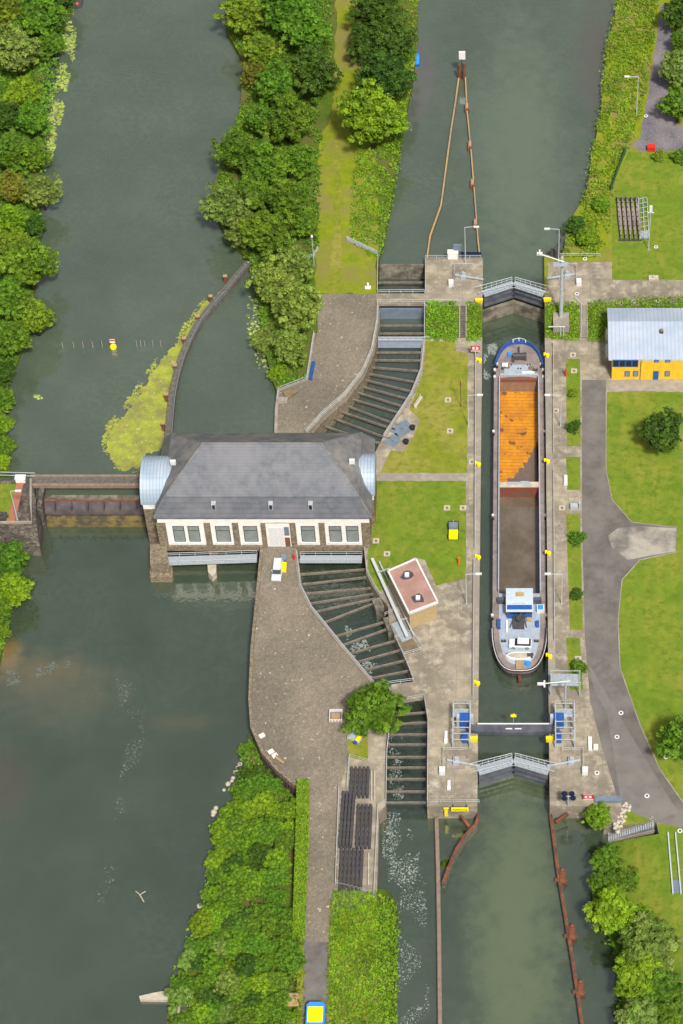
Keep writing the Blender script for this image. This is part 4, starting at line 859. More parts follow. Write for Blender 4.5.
# ------------------------------------------------------------------ railings
def railing(pts, z, label, rails=(1.05, .55), sp=2.4, zl=None, r=.045, m='rail_steel'):
    P = [W(p[0], p[1], p[2] if len(p) > 2 else z) for p in pts]; c = P[0].copy()
    o = empty('railing', c, label, 'railing')
    for h in rails: MB().tube([p+Vector((0, 0, h)) for p in P], r, 5).build('rail', m, o, c)
    me = None; off_ = 0
    for a, b in zip(P[:-1], P[1:]):
        L = (b-a).length; k = max(1, round(L/sp))
        for i in range(k if b is not P[-1] else k+1):
            q = a+(b-a)*i/k-c
            if me is None: me = MB().cyl(0, 0, 0, rails[0], .05, n=5).mesh('post', m)
            po = bpy.data.objects.new('post', me); col.objects.link(po); po.parent = o; po.location = q
    return o
Z3 = ZG+.1
railing([(377.5, 305), (377, 322), (372, 350), (362, 373), (345, 395), (322, 415), (306, 433)], .25, 'long curved railing between cobbled yard and upper side channel')
railing([(424.5, 306, 0), (424.5, 340, ZG), (421.5, 370, ZG), (411.5, 395, ZG), (398.5, 415, ZG), (384, 437, ZG)], 0, 'curved railing between the lawn and the upper side channel')
railing([(377.5, 303.5), (460, 303.5)], 0, 'railing along the lower side of the concrete bridge and hedge top')
railing([(377.5, 293.5), (424.5, 293)], 0, 'railing along the upper side of the concrete bridge')
railing([(378, 256), (377.5, 293)], 0, 'short railing left of the side channel pit')
railing([(425.5, 293), (425.5, 259), (481, 259)], 0, 'angled railing round the west upper lock head')
railing([(347, 241), (377, 255)], 0, 'white slatted railing at the end of the bright bank plants', rails=(1.3, .95, .6, .25), r=.06)
railing([(298, 262), (314, 258), (318, 250)], 0, 'white railing beneath the birches at the end of the grass track', rails=(1.2, .8, .4))
railing([(314, 334), (307, 380), (278.5, 391), (277, 402)], .3, 'angled railing on the river edge of the cobbled yard')
railing([(296.5, 553), (300, 586), (311, 608), (341, 645), (375, 685.5)], Z3, 'long railing between plaza and the lower side channel')
railing([(364.5, 551), (367, 573), (375, 588), (381, 597)], Z3, 'curved railing on the lawn edge below the powerhouse corner')
railing([(396, 640), (405, 660), (413.5, 680.5)], Z3, 'slanting railing on the right side of the rapids')
railing([(375, 686.5), (413.5, 681.5)], Z3, 'railing on the upper side of the lower concrete bridge')
railing([(398, 702), (424, 697.5), (428, 722), (427.5, 803), (479, 803)], Z3, 'railing round the left and lower edge of the lower lock head')
railing([(389, 735), (387, 752), (386, 803), (378, 807)], Z3, 'railing right of the stoplog yard along the side channel')
railing([(347, 790), (349.5, 757), (369, 763)], Z3, 'railing round the top of the stoplog yard')
railing([(339, 789), (335.5, 885), (374, 894), (378, 808)], Z3, 'large railing round the lower stoplog yard')
railing([(475.5, 350), (475, 550)], Z3, 'very long railing beside the west lock edge above the yellow mower', sp=5)
railing([(474, 562), (473, 698)], Z3, 'railing beside the west lock edge next to the barge stern', sp=5)
railing([(553.5, 345), (553.5, 455)], Z3, 'railing beside the east lock edge next to the orange hold', sp=5)
railing([(553.5, 472), (554.5, 640)], Z3, 'railing beside the east lock edge next to the barge stern', sp=5)
railing([(575, 300), (581, 306, 0), (581, 337, ZG)], 0, 'handrail beside the stairs near the yellow house')
railing([(560, 257), (600, 257)], 0, 'railing on the upper side of the east lock head')
for (a, b, c, d, z, lb) in [(454, 267, 473, 292, 0, 'railing frame round the west upper gate drive'), (556, 267, 576, 285, 0, 'railing frame round the east upper gate drive'),
                            (443, 751, 466, 774, Z3, 'railing frame round the west lower gate drive'), (562, 751, 583, 774, Z3, 'railing frame round the east lower gate drive')]:
    if a < 500: railing([(c, b), (a, b), (a, d)], z, lb)
    else: railing([(a, b), (c, b), (c, d)], z, lb)
railing([(608, 838.5, -6.9), (655, 822.5, ZG)], 0, 'handrail along the lower side of the sloping lower stairs', m='coping')

# ------------------------------------------------------------------ stairs
def stairs(name, xa, xb, ya, za, yb, zb, n, m, label):
    c = Vector(((xa+xb)/2, (ya+yb)/2, zb)); mb = MB()
    for k in range(n):
        y_0 = ya+(yb-ya)*k/n; y_1 = ya+(yb-ya)*(k+1)/n; z_ = za+(zb-za)*k/n+.12
        mb.box(xa, xb, min(y_0, y_1)+.1, max(y_0, y_1), zb-.5, z_)
    o = empty(name, c, label, 'stairs'); mb.build('steps', m, o, c)
    for x in (xa, xb): MB().beam((x, ya, za+.35), (x, yb, zb+.35), .22, .6).build('side_wall', 'coping', o, c)
    return o
stairs('stairs', W(459.5, 320, 0).x, W(466, 320, 0).x, Ya, 0, Yb, ZG, 14, 'beam_dark', 'narrow dark stairs between the two hedge slopes left of the lock')
stairs('stairs', W(580.5, 320, 0).x, W(587.5, 320, 0).x, Ya, 0, Yb, ZG, 16, 'coping', 'narrow pale stairs on the slope left of the yellow house')
st = MB(); pa = W(608, 836, -6.8); pb = W(654, 821, ZG)
for k in range(20):
    a = pa.lerp(pb, k/20); b = pa.lerp(pb, (k+1)/20); st.box(a.x, b.x-.08, a.y-1.1, a.y+.9, -8, b.z+.05)
c = (pa+pb)/2; o = empty('stairs', c, 'long sloping stairs from the road down to the basin below the lock', 'stairs'); st.build('steps', 'grating', o, c)
MB().beam((pa.x, pa.y+1.05, pa.z+.4), (pb.x, pa.y+1.05, pb.z+.4), .25, .8).build('side_wall', 'coping', o, c)
MB().beam((pa.x, pa.y-1.25, pa.z+.3), (pb.x, pa.y-1.25, pb.z+.3), .25, .8).build('side_wall', 'coping', o, c)
rk = random.Random(6)
for i in range(34):
    y = rk.uniform(803, 832); x = 628-(y-803)*.42+rk.uniform(-5, 4); q = W(x, y, ZG+.05); s = rk.uniform(.2, .42)
    if i == 0:
        rb = MB(); rb.cyl(0, 0, -.6, .25, 1, .9, 7); rb.cyl(0, 0, .25, .6, .9, .45, 7); rockme = rb.mesh('boulder', 'stone_pale')
    o = bpy.data.objects.new('boulder', rockme); col.objects.link(o); o.location = q; o.scale = (s, s*rk.uniform(.7, 1.2), s); o.rotation_euler = (rk.uniform(-.3, .3), rk.uniform(-.3, .3), rk.uniform(0, 3)); tag(o, 'pale boulder in the rubble strip between bush and grass wedge above the lower stairs', 'boulder', 'boulders of the rubble strip')
for i, (x, y) in enumerate([(243, 757), (240, 764), (236, 772), (233, 778), (228, 784), (224, 790), (216, 808), (214, 812), (213, 815), (210, 868), (207, 873), (206, 890), (200, 906), (232, 781), (238, 768)]):
    q = W(x, y, ZL); o = bpy.data.objects.new('boulder', rockme); col.objects.link(o); o.location = q; s = .35+.25*((i*7) % 5)/4; o.scale = (s, s, s); o.rotation_euler = (0, 0, i); tag(o, 'pale stone at the foot of the bushy bank below the plaza', 'boulder', 'stones along the waterline below the plaza')

# ------------------------------------------------------------------ lock gates
def mitre_gate(yside, yapex, ztop, zbot, label, sill=None):
    c = Vector((0, yapex, ztop)); o = empty('lock_gate', c, label, 'lock gate')
    for s in (-1, 1):
        a = Vector((s*HX, yside, 0)); b = Vector((s*.05, yapex, 0)); d = (b-a).normalized(); n = Vector((-d.y, d.x, 0))
        if n.y > 0: n = -n                                        # towards the lower side
        def quad(o0, o1, z0, z1):
            P = [a+n*o0, b+n*o0, b+n*o1, a+n*o1]; return MB().prism([(p.x, p.y) for p in P], z0, z1)
        lf = quad(0, .6, zbot-.5, ztop-.2).build('gate_leaf', 'gate_paint', o, c)
        for zz in [ztop-1.4, ztop-2.9, ztop-4.4]:
            if zz > zbot: quad(.6, .95, zz-.25, zz).build('rib', 'gate_paint', lf, c-Vector((0, 0, 0))) if False else quad(.6, .95, zz-.25, zz).build('rib', 'gate_paint', lf, c)
        quad(-.7, 1.1, ztop-.2, ztop).build('walkway', 'grating', o, c)
        for off_ in (-.65, 1.05):
            A = a+n*off_; B = b+n*off_; A.z = B.z = ztop
            MB().tube([A+Vector((-s*-1.2, 0, 1.1)), B+Vector((0, 0, 1.1))], .06, 5).tube([A+Vector((0, 0, .6)), B+Vector((0, 0, .6))], .045, 5).build('rail', 'rail_steel', o, c)
            for k in range(7):
                q = A.lerp(B, k/6); MB().cyl(q.x, q.y, ztop, ztop+1.1, .05, n=5).build('post', 'rail_steel', o, c)
    return o
yu, ya_ = W(0, 293, .3).y, W(0, 283, .3).y
mitre_gate(yu, ya_, .3, -3.0, 'upper mitre gate with railed walkway above the barge bow')
sl = MB().prism([(-HX, yu-.61), (0, ya_-.61), (HX, yu-.61), (HX, yu-1.5), (0, ya_-1.5), (-HX, yu-1.5)], -9, -3.9)
struct('gate_sill', sl, 'wall_concrete')

mitre_gate(W(0, 770, ZG+.3).y, W(0, 759.5, ZG+.3).y, ZG+.3, -7.5, 'lower mitre gate with railed walkway at the lower lock head')
def drive(px, py, z, s, label):
    c = W(px, py, z); o = empty('gate_drive', c, label, 'machinery', 'gate drives')
    MB().box(-1.6, 1.6, -1.3, 1.3, 0, .22).build('plinth', 'coping', o)
    MB().box(-.5, .5, -.7, .7, .22, 1.0).build('gearbox', 'galvanised', o)
    MB().cyl(0, 0, 1.0, 1.7, .28).build('motor', 'galvanised', o)
    MB().beam((-s*1.6, .2, .8), (s*4.2, -1.1, .8), .28, .28).build('push_rod', 'galvanised', o)
    MB().box(s*-2.4-.5, s*-2.4+.5, -2.6, -1.4, 0, 1.1).build('cabinet', 'white_paint', o)
    return o
drive(463, 278, 0, 1, 'gate drive on the west side of the upper lock head'); drive(567, 277, 0, -1, 'gate drive on the east side of the upper lock head')
drive(456, 763, ZG, 1, 'gate drive on the west side of the lower lock head'); drive(571, 763, ZG, -1, 'gate drive on the east side of the lower lock head')
# impact beam with its lifting frames
bz = ZG+1.0; c = W(512, 727, bz); o = empty('impact_beam', c, 'dark horizontal safety beam spanning the lock between two blue drives', 'beam')
yb0 = c.y; L = [(-8.2, 0), (-6.5, -.3), (-3, -.55), (0, -.6), (3, -.55), (6.5, -.3), (8.2, 0)]
MB().prism([(x, yb0+.55) for x, _ in L]+[(x, yb0-.6+y) for x, y in L[::-1]], bz-.9, bz).build('beam', 'gate_paint', o, c)
MB().box(-6.4, 6.4, yb0+.56, yb0+.8, bz-.3, bz+.08).build('edge_rail', 'white_paint', o, c)
MB().box(-1.4, -.25, yb0-.5, yb0-.3, bz+.003, bz+.12).box(.25, 1.4, yb0-.5, yb0-.3, bz+.003, bz+.12).build('plate', 'white_paint', o, c)
pp_ = MB().cyl(0, yb0+.7, bz, bz+2.3, .05, n=6); pp_.build('signal_post', 'galvanised', o, c)
MB().box(-.5, .5, yb0+.6, yb0+.8, bz+2.2, bz+2.7).cyl(0, yb0+.7, bz+2.7, bz+2.9, .35, .1, 8).build('signal_head', 'signal_yellow', o, c)
def frame(px0, px1, py0, py1, h, label):
    a = W(px0, py1, ZG); b = W(px1, py0, ZG); c = Vector(((a.x+b.x)/2, (a.y+b.y)/2, ZG)); o = empty('lifting_frame', c, label, 'steel frame', 'lifting frames of the safety beam')
    hx = (b.x-a.x)/2; hy = (b.y-a.y)/2
    for sx in (-1, 1):
        for sy in (-1, 0, 1): MB().box(sx*hx-.12, sx*hx+.12, sy*hy-.12, sy*hy+.12, 0, h).build('column', 'galvanised', o)
        MB().box(sx*hx-.1, sx*hx+.1, -hy, hy, h, h+.2).build('side_beam', 'galvanised', o)
    for k in range(7):
        y = -hy+2*hy*k/6; MB().box(-hx+.1, hx-.1, y-.07, y+.07, h+.01, h+.16).build('cross_beam', 'galvanised', o)
    MB().box(-hx+.1, hx-.1, hy*.3, hy*.75, h-.3, h-.2).build('grating', 'grating', o)
    MB().tube([(-hx, -hy, h+1.1), (-hx, hy, h+1.1), (hx, hy, h+1.1), (hx, -hy, h+1.1)], .05).build('rail', 'rail_steel', o)
    return o
frame(453, 470.5, 712, 748, 2.6, 'steel lifting frame on the west side of the safety beam')
frame(555.5, 574, 712, 748, 2.6, 'steel lifting frame on the east side of the safety beam')
o = empty('steel_platform', W(565, 690, ZG), 'raised steel grating platform with railing above the east lifting frame', 'platform'); hx, hy = 2.6, 1.3
MB().box(-hx, hx, -hy, hy, 3.0, 3.15).build('deck', 'grating', o)
for sx in (-1, 1):
    for sy in (-1, 1): MB().box(sx*hx-.1, sx*hx+.1, sy*hy-.1, sy*hy+.1, 0, 4.1).build('column', 'galvanised', o)
MB().tube([(-hx, -hy, 4.1), (hx, -hy, 4.1), (hx, hy, 4.1), (-hx, hy, 4.1), (-hx, -hy, 4.1)], .06).tube([(-hx, -hy, 3.6), (hx, -hy, 3.6), (hx, hy, 3.6)], .04).build('rail', 'rail_steel', o)
for px, s, lb in ((465, 1, 'west'), (558.5, -1, 'east')):
    c = W(px, 733, ZG); o = empty('beam_drive', c, 'blue hydraulic drive at the %s end of the safety beam' % lb, 'machinery', 'drives of the safety beam')
    MB().box(-.9, .9, .9, 2.4, 0, 2.9).build('housing', 'blue_paint', o); MB().box(-.5, .5, -2.2, -.7, 0, 1.6).cyl(0, -1.4, 1.6, 2.1, .45).build('pump', 'blue_paint', o); MB().box(-1.5, -.95, 1.2, 2.1, 0, 3.0).build('arm', 'galvanised', o); MB().box(.95, 1.5, 1.2, 2.1, 0, 3.0).build('arm', 'galvanised', o)
    q = W(px+s*9, 741, ZG); one('bumper_box', MB().box(-.6, .6, -.3, .3, 0, 1.0).box(-.65, .65, -.35, .35, 1.0, 1.1), 'yellow_paint', q, 'yellow box at the lock edge beside the %s blue drive' % lb, 'box', 'yellow boxes at the lock edge')
for px, s in ((476, -1), (550.5, 1)): pass
for px, py, lb in ((479, 302, 'yellow marker on the west side just below the upper gate'), (547.5, 301, 'yellow marker on the east side just below the upper gate')):
    one('depth_marker', MB().box(-.75, .75, -.25, .25, 0, .7).box(-.8, .8, -.3, .3, .7, .78), 'yellow_paint', W(px, py, 0), lb, 'marker')

# ------------------------------------------------------------------ lamps, masts, signs, bollards
def lamp(px, py, z, h, arm, label, grp='lamp posts'):
    o = empty('street_lamp', W(px, py, z), label, 'street lamp', grp)
    MB().tube([(0, 0, 0), (0, 0, h)], .11, 8, .07).build('pole', 'rail_steel', o)
    MB().tube([(0, 0, h), (arm, 0, h+.15)], .06, 6).build('arm', 'rail_steel', o)
    s = 1 if arm > 0 else -1
    MB().box(min(arm-.1*s, arm+1.0*s), max(arm-.1*s, arm+1.0*s), -.2, .2, h+.02, h+.24).build('lamp_head', 'white_paint', o)
    MB().cyl(0, 0, 0, .35, .2, .16, 8).build('base', 'galvanised', o)
lamp(636.5, 114, 0, 10.5, -2.0, 'street lamp on the green bank beside the gravel track')
lamp(465.5, 264, 0, 10.5, 1.9, 'street lamp on the west upper lock head')
lamp(558.5, 266, 0, 10.5, -2.0, 'street lamp on the east upper lock head')
lamp(466.5, 604, ZG, 9, 1.9, 'street lamp west of the lock beside the brick hut')
lamp(468.5, 426, ZG, 9, 1.9, 'street lamp west of the lock beside the orange hold')
lamp(560.5, 426, ZG, 9, -2.2, 'street lamp east of the lock beside the orange hold')
lamp(561.5, 604, ZG, 9, -2.2, 'street lamp east of the lock beside the barge deckhouse')
lamp(17.5, 520, .8, 8.5, 1.0, 'small street lamp on the weir abutment beside the brick path')
o = empty('lamp_post', W(314.5, 268, 0), 'slim post with small round lamp beneath the birches', 'lamp'); MB().tube([(0, 0, 0), (0, 0, 9)], .08, 6).build('pole', 'rail_steel', o); MB().cyl(0, 0, 9, 9.4, .3, .15, 8).build('lamp_head', 'white_paint', o)
o = empty('radar_mast', W(561, 318, -.4), 'tall thick mast with radar arms beside the east upper lock head', 'mast')
MB().box(-1.6, 1.6, -2.6, 1.2, -1.5, .35).build('plinth', 'coping', o); MB().tube([(0, 0, .35), (0, .3, 17)], .42, 10, .28).build('pole', 'galvanised', o)
MB().box(-1.8, 1.2, -.6, .6, 15.2, 15.35).build('platform', 'grating', o); MB().tube([(.4, 0, 16), (-4.4, 0, 18.2)], .12, 6).build('arm', 'white_paint', o)
MB().box(-5.0, -3.9, -.25, .25, 18.0, 18.5).box(-4.6, -4.3, -.6, .6, 18.5, 18.8).build('antenna', 'white_paint', o)
o = empty('radar_mast', W(565, 708, ZG), 'mast with white radar arm behind the east lifting frame', 'mast')
MB().tube([(0, 0, 0), (0, 0, 8)], .18, 8).build('pole', 'galvanised', o); MB().tube([(.8, 0, 8.4), (-3.8, 0, 7.6)], .1, 6).build('arm', 'white_paint', o); MB().box(-5, -3.6, -.2, .2, 7.3, 7.7).box(-3.9, -3.6, -.7, .7, 7.4, 7.6).build('antenna', 'white_paint', o)
o = empty('weather_mast', W(648.5, 250, 0), 'slim white mast beside the lattice frames on the upper right lawn', 'mast'); MB().tube([(0, 0, 0), (0, 0, 12)], .1, 6, .07).build('pole', 'rail_steel', o); MB().box(-.3, .3, -.2, .2, 11, 12.5).box(-.7, .7, -.06, .06, 10.6, 10.75).build('instrument', 'white_paint', o); MB().cyl(0, 0, 0, .2, .35).build('foot', 'coping', o)
def bollard(px, py, z, label):
    o = empty('bollard', W(px, py, z), label, 'bollard', 'yellow bollards along the lock')
    MB().cyl(0, 0, 0, .55, .3, .24, 10).build('post', 'yellow_paint', o); MB().cyl(0, 0, .55, .78, .42, .36, 10).build('cap', 'signal_yellow', o); MB().box(-.75, -.35, .3, .8, 0, .45).build('step', 'signal_yellow', o)
for i, (xx, yy) in enumerate([(480, 362), (479, 466), (479, 559), (478, 685)]): bollard(xx, yy, ZG+.12, '%s yellow bollard from the top on the west lock edge' % ORD[i])
for i, (xx, yy) in enumerate([(547.5, 357), (548, 463), (549, 555), (550, 658)]): bollard(xx, yy, ZG+.12, '%s yellow bollard from the top on the east lock edge' % ORD[i])
def text(body, size, m, parent, loc, rot=(math.pi/2, 0, 0), name='lettering'):
    cu = bpy.data.curves.new(name, 'FONT'); cu.body = body; cu.size = size; cu.align_x = 'CENTER'; cu.align_y = 'CENTER'; cu.extrude = .01
    t = bpy.data.objects.new(name, cu); col.objects.link(t); t.parent = parent; t.location = loc; t.rotation_euler = rot; cu.materials.append(MATS[m])
    bpy.context.view_layer.update(); me = bpy.data.meshes.new_from_object(t.evaluated_get(bpy.context.evaluated_depsgraph_get())); col.objects.unlink(t); bpy.data.objects.remove(t)
    t = bpy.data.objects.new(name, me); col.objects.link(t); t.parent = parent; t.location = loc; t.rotation_euler = rot
    return t
o = empty('name_sign', W(460, 808, ZG), 'long yellow name sign on the south face of the lower lock head', 'sign')
MB().box(-1.5, 1.5, -.55, -.4, -.2, .8).build('board', 'signal_yellow', o); MB().box(-1.2, -1.1, -.4, .4, -.2, .6).build('bracket', 'dark_steel', o); MB().box(1.1, 1.2, -.4, .4, -.2, .6).build('bracket', 'dark_steel', o)
text('Raffelberg', .62, 'tyre', o, (0, -.57, .3))
one('gauge_board', MB().box(-.3, .3, -.1, .1, -2.4, 0).box(-.45, .45, -.12, .12, 0, .12), 'yellow_paint', W(446, 808.5, ZG), 'weathered yellow gauge board left of the yellow name sign', 'gauge')
def nsign(px, py, z, label, h=2.2):
    o = empty('traffic_sign', W(px, py, z), label, 'sign', 'red and white waterway signs')
    MB().box(-.06, .06, .0, .1, 0, h).build('post', 'rail_steel', o); MB().box(-.9, .9, -.06, -.003, h-1.3, h+.5).build('board', 'white_paint', o)
    MB().box(-.9, .9, -.09, -.063, h+.1, h+.5).box(-.9, -.62, -.09, -.063, h-.75, h+.1).box(.62, .9, -.09, -.063, h-.75, h+.1).box(-.9, .9, -.09, -.063, h-1.0, h-.75).build('border', 'red_paint', o)
    text('8', .8, 'tyre', o, (0, -.1, h-.33)) if False else MB().box(-.12, .12, -.09, -.063, h-.55, h-.1).build('symbol', 'tyre', o)
nsign(475.5, 357, ZG, 'red and white sign on a post at the west foot of the small hedge', 3.0); nsign(588, 800, ZG, 'red and white sign on the lower east lock head beside the round bush', 1.4)
o = empty('solar_lamps', W(568, 806, ZG), 'post with four dark round panels on the lower east lock head', 'lamp')
MB().cyl(0, 0, 0, 3.2, .12).box(-1.1, 1.1, -.06, .06, 3.0, 3.12).build('post', 'galvanised', o)
for x, y in ((-.7, .5), (.6, .5), (-.7, -.45), (.8, -.4)): MB().cyl(x, y, 3.14, 3.22, .52, n=14).build('panel', 'solar', o)
one('trough_planter', MB().box(-2.4, 2.4, -.6, .6, 0, .5).box(-2.2, 2.2, -.5, .5, .5, .56), 'bluish_steel', W(608, 800, ZG), 'long dark grated trough right of the red and white sign', 'grate')
# manhole rings and covers
ring = None
for px, py, z, lb in [(585, 259, 0, 'upper edge of the east lock head'), (577, 294, 0, 'paving right of the upper gate'), (633, 302, 0, 'paving above the yellow house'), (658, 301, 0, 'paving nearer the right edge above the yellow house'), (656, 247, 0, 'lawn beside the slim mast'), (646, 116, 0, 'gravel track'), (617, 737, ZG, 'road corner beside the lower lock head'), (597, 773, ZG, 'concrete of the lower east lock head'), (647, 796, ZG, 'pale road strip near the lower stairs'), (666, 757, ZG, 'road edge beside the right edge tree'), (680, 831, ZG, 'grass beside the tracks'), (621, 713, ZG, 'road above the road corner ring')]:
    lbl = 'small white ring cover on the '+lb
    if ring is None:
        ring = empty('manhole', W(px, py, z+.03), lbl, 'manhole', 'small white ring covers'); MB().cyl(0, 0, 0, .06, .44, n=14).build('ring', 'white_paint', ring); MB().cyl(0, 0, .061, .08, .22, n=10).build('lid', 'dark_steel', ring)
    else: dup(ring, W(px, py, z+.03), lbl)
pad = None
for px, py, lb in [(448, 400, 'lawn opposite the middle of the orange hold'), (450, 431, 'lawn below the middle of the orange hold'), (447, 508, 'lawn above the yellow mower'), (463, 508, 'lawn edge right above the yellow mower'), (472, 462, 'lock edge above the lawn path'), (387, 554, 'lawn beside the powerhouse corner'), (376, 541, 'lawn at the powerhouse corner'), (573, 355, 'top of the upper verge strip'), (574, 371, 'upper verge strip near its top'), (556, 411, 'east lock side beside the railing'), (562, 508, 'east lock side near the second verge'), (578, 659, 'lowest verge strip above the shrub')]:
    lbl = 'square pale concrete cover on the '+lb
    if pad is None:
        pad = empty('inspection_cover', W(px, py, ZG+.02), lbl, 'cover', 'square concrete covers'); MB().box(-.6, .6, -.6, .6, 0, .08).build('frame', 'stone_pale', pad); MB().box(-.25, .25, -.25, .25, .082, .1).build('lid', 'dirt', pad)
    else: dup(pad, W(px, py, ZG+.02), lbl)
# marker posts of the buoy line
mp = None
for i, x in enumerate([63, 74, 83.5, 93, 102.5, 137, 141, 145, 153, 161]):
    lb = '%s thin marker post from the left in the line beside the yellow buoy' % ORD[i]; q = W(x, 348-(x-63)*.02, ZU)
    if mp is None: mp = empty('marker_post', q, lb, 'post', 'thin posts in the river'); MB().cyl(0, 0, -1, 1.9, .045, n=6).build('stake', 'stone_pale', mp); MB().cyl(0, 0, 1.9, 2.3, .06, n=6).build('tip', 'red_oxide', mp)
    else: dup(mp, q, lb, rz=i)
o = empty('buoy', W(113.5, 348, ZU), 'yellow round buoy with red and white top in the river', 'buoy'); b_ = MB()
n = 12
for k in range(6):
    t0, t1 = -math.pi/2+math.pi*k/6, -math.pi/2+math.pi*(k+1)/6; b_.cyl(0, 0, .35+.7*math.sin(t0), .35+.7*math.sin(t1), max(.01, .7*math.cos(t0)), max(.01, .7*math.cos(t1)), n)
b_.build('float', 'signal_yellow', o, smooth=False); MB().cyl(0, 0, 1.0, 1.8, .08).build('staff', 'galvanised', o); MB().box(-.55, .55, -.08, .08, 1.5, 2.5).build('board', 'white_paint', o); MB().box(-.6, .6, -.11, -.083, 2.15, 2.5).build('band', 'red_paint', o)
# guide booms in the upper canal
def boom(name, pts, z, wd, m, label, h=.8):
    P = PP(pts, z); c = Vector((P[0].x, P[0].y, z)); o = empty(name, c, label, 'guide wall'); MB().ribbon(P, wd, z-h-2, z-.15).build('wall', 'beam_dark', o, c); MB().ribbon(P, wd*.8, z-.15, z).build('cap', m, o, c); return o
boom('guide_boom', [(459, 76), (455, 105), (451, 130), (445, 175), (441, 205), (435, 222), (430, 236), (427, 258)], ZU+.9, .42, 'old_timber', 'left pale timber guide boom curving down to the upper lock head')
boom('guide_boom', [(465, 70), (467, 110), (471, 150), (475, 200), (478, 240), (480, 258)], ZU+.9, .34, 'old_timber', 'right straight timber guide boom leading to the upper lock head')
dol = None
for i, (x, y) in enumerate([(467, 110), (470, 148), (472.5, 186), (475.5, 226)]):
    lb = '%s rusty dolphin from the top on the right guide boom of the upper canal' % ORD[i]
    if dol is None: dol = empty('dolphin', W(x, y, ZU), lb, 'dolphin', 'rusty dolphins of the upper canal'); MB().box(-.45, .45, -1.2, 1.0, -1, 1.0).build('pile', 'rust', dol); MB().box(-.3, .3, -.6, .8, 1.0, 1.3).build('cap', 'old_timber', dol)
    else: dup(dol, W(x, y, ZU), lb)
o = empty('signal_piles', W(463, 80, ZU), 'pair of red brown piles with white box at the head of the guide booms', 'piles')
MB().cyl(-.8, 0, -1, 4.2, .35, n=8).build('pile', 'rust', o); MB().cyl(.3, .1, -1, 4.6, .35, n=8).build('pile', 'rust', o); MB().box(-.8, .6, .4, 1.0, 5.5, 7.4).build('box', 'white_paint', o); MB().cyl(-.2, .3, 0, 5.6, .12).build('post', 'dark_steel', o)
# lower canal guide walls
boom('guide_wall', [(436.5, 818), (438, 870), (439, 930), (440, 1024), (441, 1300)], ZL+1.2, .75, 'timber_grey', 'long straight brown guide wall left of the lower canal')
boom('guide_wall', [(479, 813), (476, 824), (466, 834), (457, 848), (449, 866), (443.5, 882)], ZL+2.0, .65, 'rust', 'rusty curved guide wall below the west lower lock head')
boom('guide_wall', [(550.5, 812), (553, 832), (558, 870), (567, 925), (575, 975), (582, 1024), (600, 1200)], ZL+1.4, .6, 'rust', 'long slanting rusty guide wall right of the lower canal')
dol = None
for i, (x, y) in enumerate([(562.5, 882), (572, 938), (580.5, 994)]):
    lb = '%s large rusty dolphin from the top right of the lower canal' % ORD[i]
    if dol is None:
        dol = empty('dolphin', W(x, y, ZL), lb, 'dolphin', 'rusty dolphins of the lower canal'); MB().box(-.5, .5, -1.0, 1.6, -1, 1.6).build('pile', 'rust', dol); MB().box(-1.3, .8, -.5, .1, .9, 1.2).build('walkway', 'rust', dol); MB().cyl(0, 1.2, 1.6, 2.0, .3).build('cap', 'red_oxide', dol)
    else: dup(dol, W(x, y, ZL), lb)
for pts, lb in (([(461, 815, -4.5), (469, 826, -5.2)], 'short rusty strut between west lower lock head and curved guide wall'), ([(568, 813, -4.5), (556, 822, -5.2)], 'short rusty strut below the east lower lock head')):
    P = [W(*p) for p in pts]; c = P[0]; o = MB().beam(P[0], P[1], .5, .5).build('strut', 'rust', None, c); o.location = c; tag(o, lb, 'strut')
one('water_weed', MB().cyl(0, 0, -.2, .5, .8, .3, 7).cyl(.6, .5, -.2, .4, .6, .2, 7), 'leaf_hedge', W(444, 864, ZL+.1), 'clump of weeds caught at the tip of the rusty curved guide wall', 'weeds')

# ------------------------------------------------------------------ boats at the edges
def rowboat(loc, L, Wd, m, m2, label, name='small_boat', rz=0, cover_=True):
    o = empty(name, loc, label, 'boat', None, rz); P = []
    for k in range(9):
        t = k/8; y = -L/2+L*t; w_ = Wd/2*(1 if t < .5 else math.sqrt(max(0, 1-((t-.5)/.5)**2)))*(.85 if k == 0 else 1); P.append((w_, y))
    out = [(a, b) for a, b in P]+[(-a, b) for a, b in P[::-1] if a > .001]
    MB().prism(out, -.3, .55).build('hull', m, o); inn = [(a*.82, b*.9) for a, b in out]
    mb = MB(); n = len(inn); c0 = (0, 0, .95); mb.add([(a, b, .56) for a, b in inn]+[(0, L*.25, .85), (0, -L*.35, .85)], [(i, (i+1) % n, n) for i in range(n)]); mb.build('cover', m2, o, recalc=False)
    return o
rowboat(W(416, 60, ZU), 4.6, 1.9, 'blue_paint', 'cyan_paint', 'small boat under a blue cover moored on the west side of the upper canal')
rowboat(W(70, 1, ZU), 6, 5.5, 'dark_steel', 'dark_steel', 'dark moored pontoon boat cut by the top edge', rz=1.57)
one('fender_strip', MB().box(-2.4, 2.4, -.25, .25, 0, .5).cyl(-1.6, 0, .5, .8, .3).cyl(1.5, 0, .5, .8, .3), 'orange_paint', W(71, 6, ZU), 'red orange kayak lying along the pontoon boat at the top edge', 'kayak')
one('pool', MB().cyl(0, 0, 0, .6, 2, 2, 14).cyl(0, 0, .6, .62, 1.7, 1.7, 14), 'cyan_paint', W(-1, 52, -.6), 'blue round pool cut by the left edge behind the dull green tree', 'pool')
o = empty('jetty', W(165, 992, -5.6), 'stone groyne sticking out into the river at the lower left', 'groyne'); c = o.location
MB().prism([tuple(p) for p in PP([(139, 996), (152, 993), (178, 988), (181, 996), (178, 1000), (140, 999.5)], -6.2)], -8, -6.2).build('stonework', 'stone_pale', o, c)
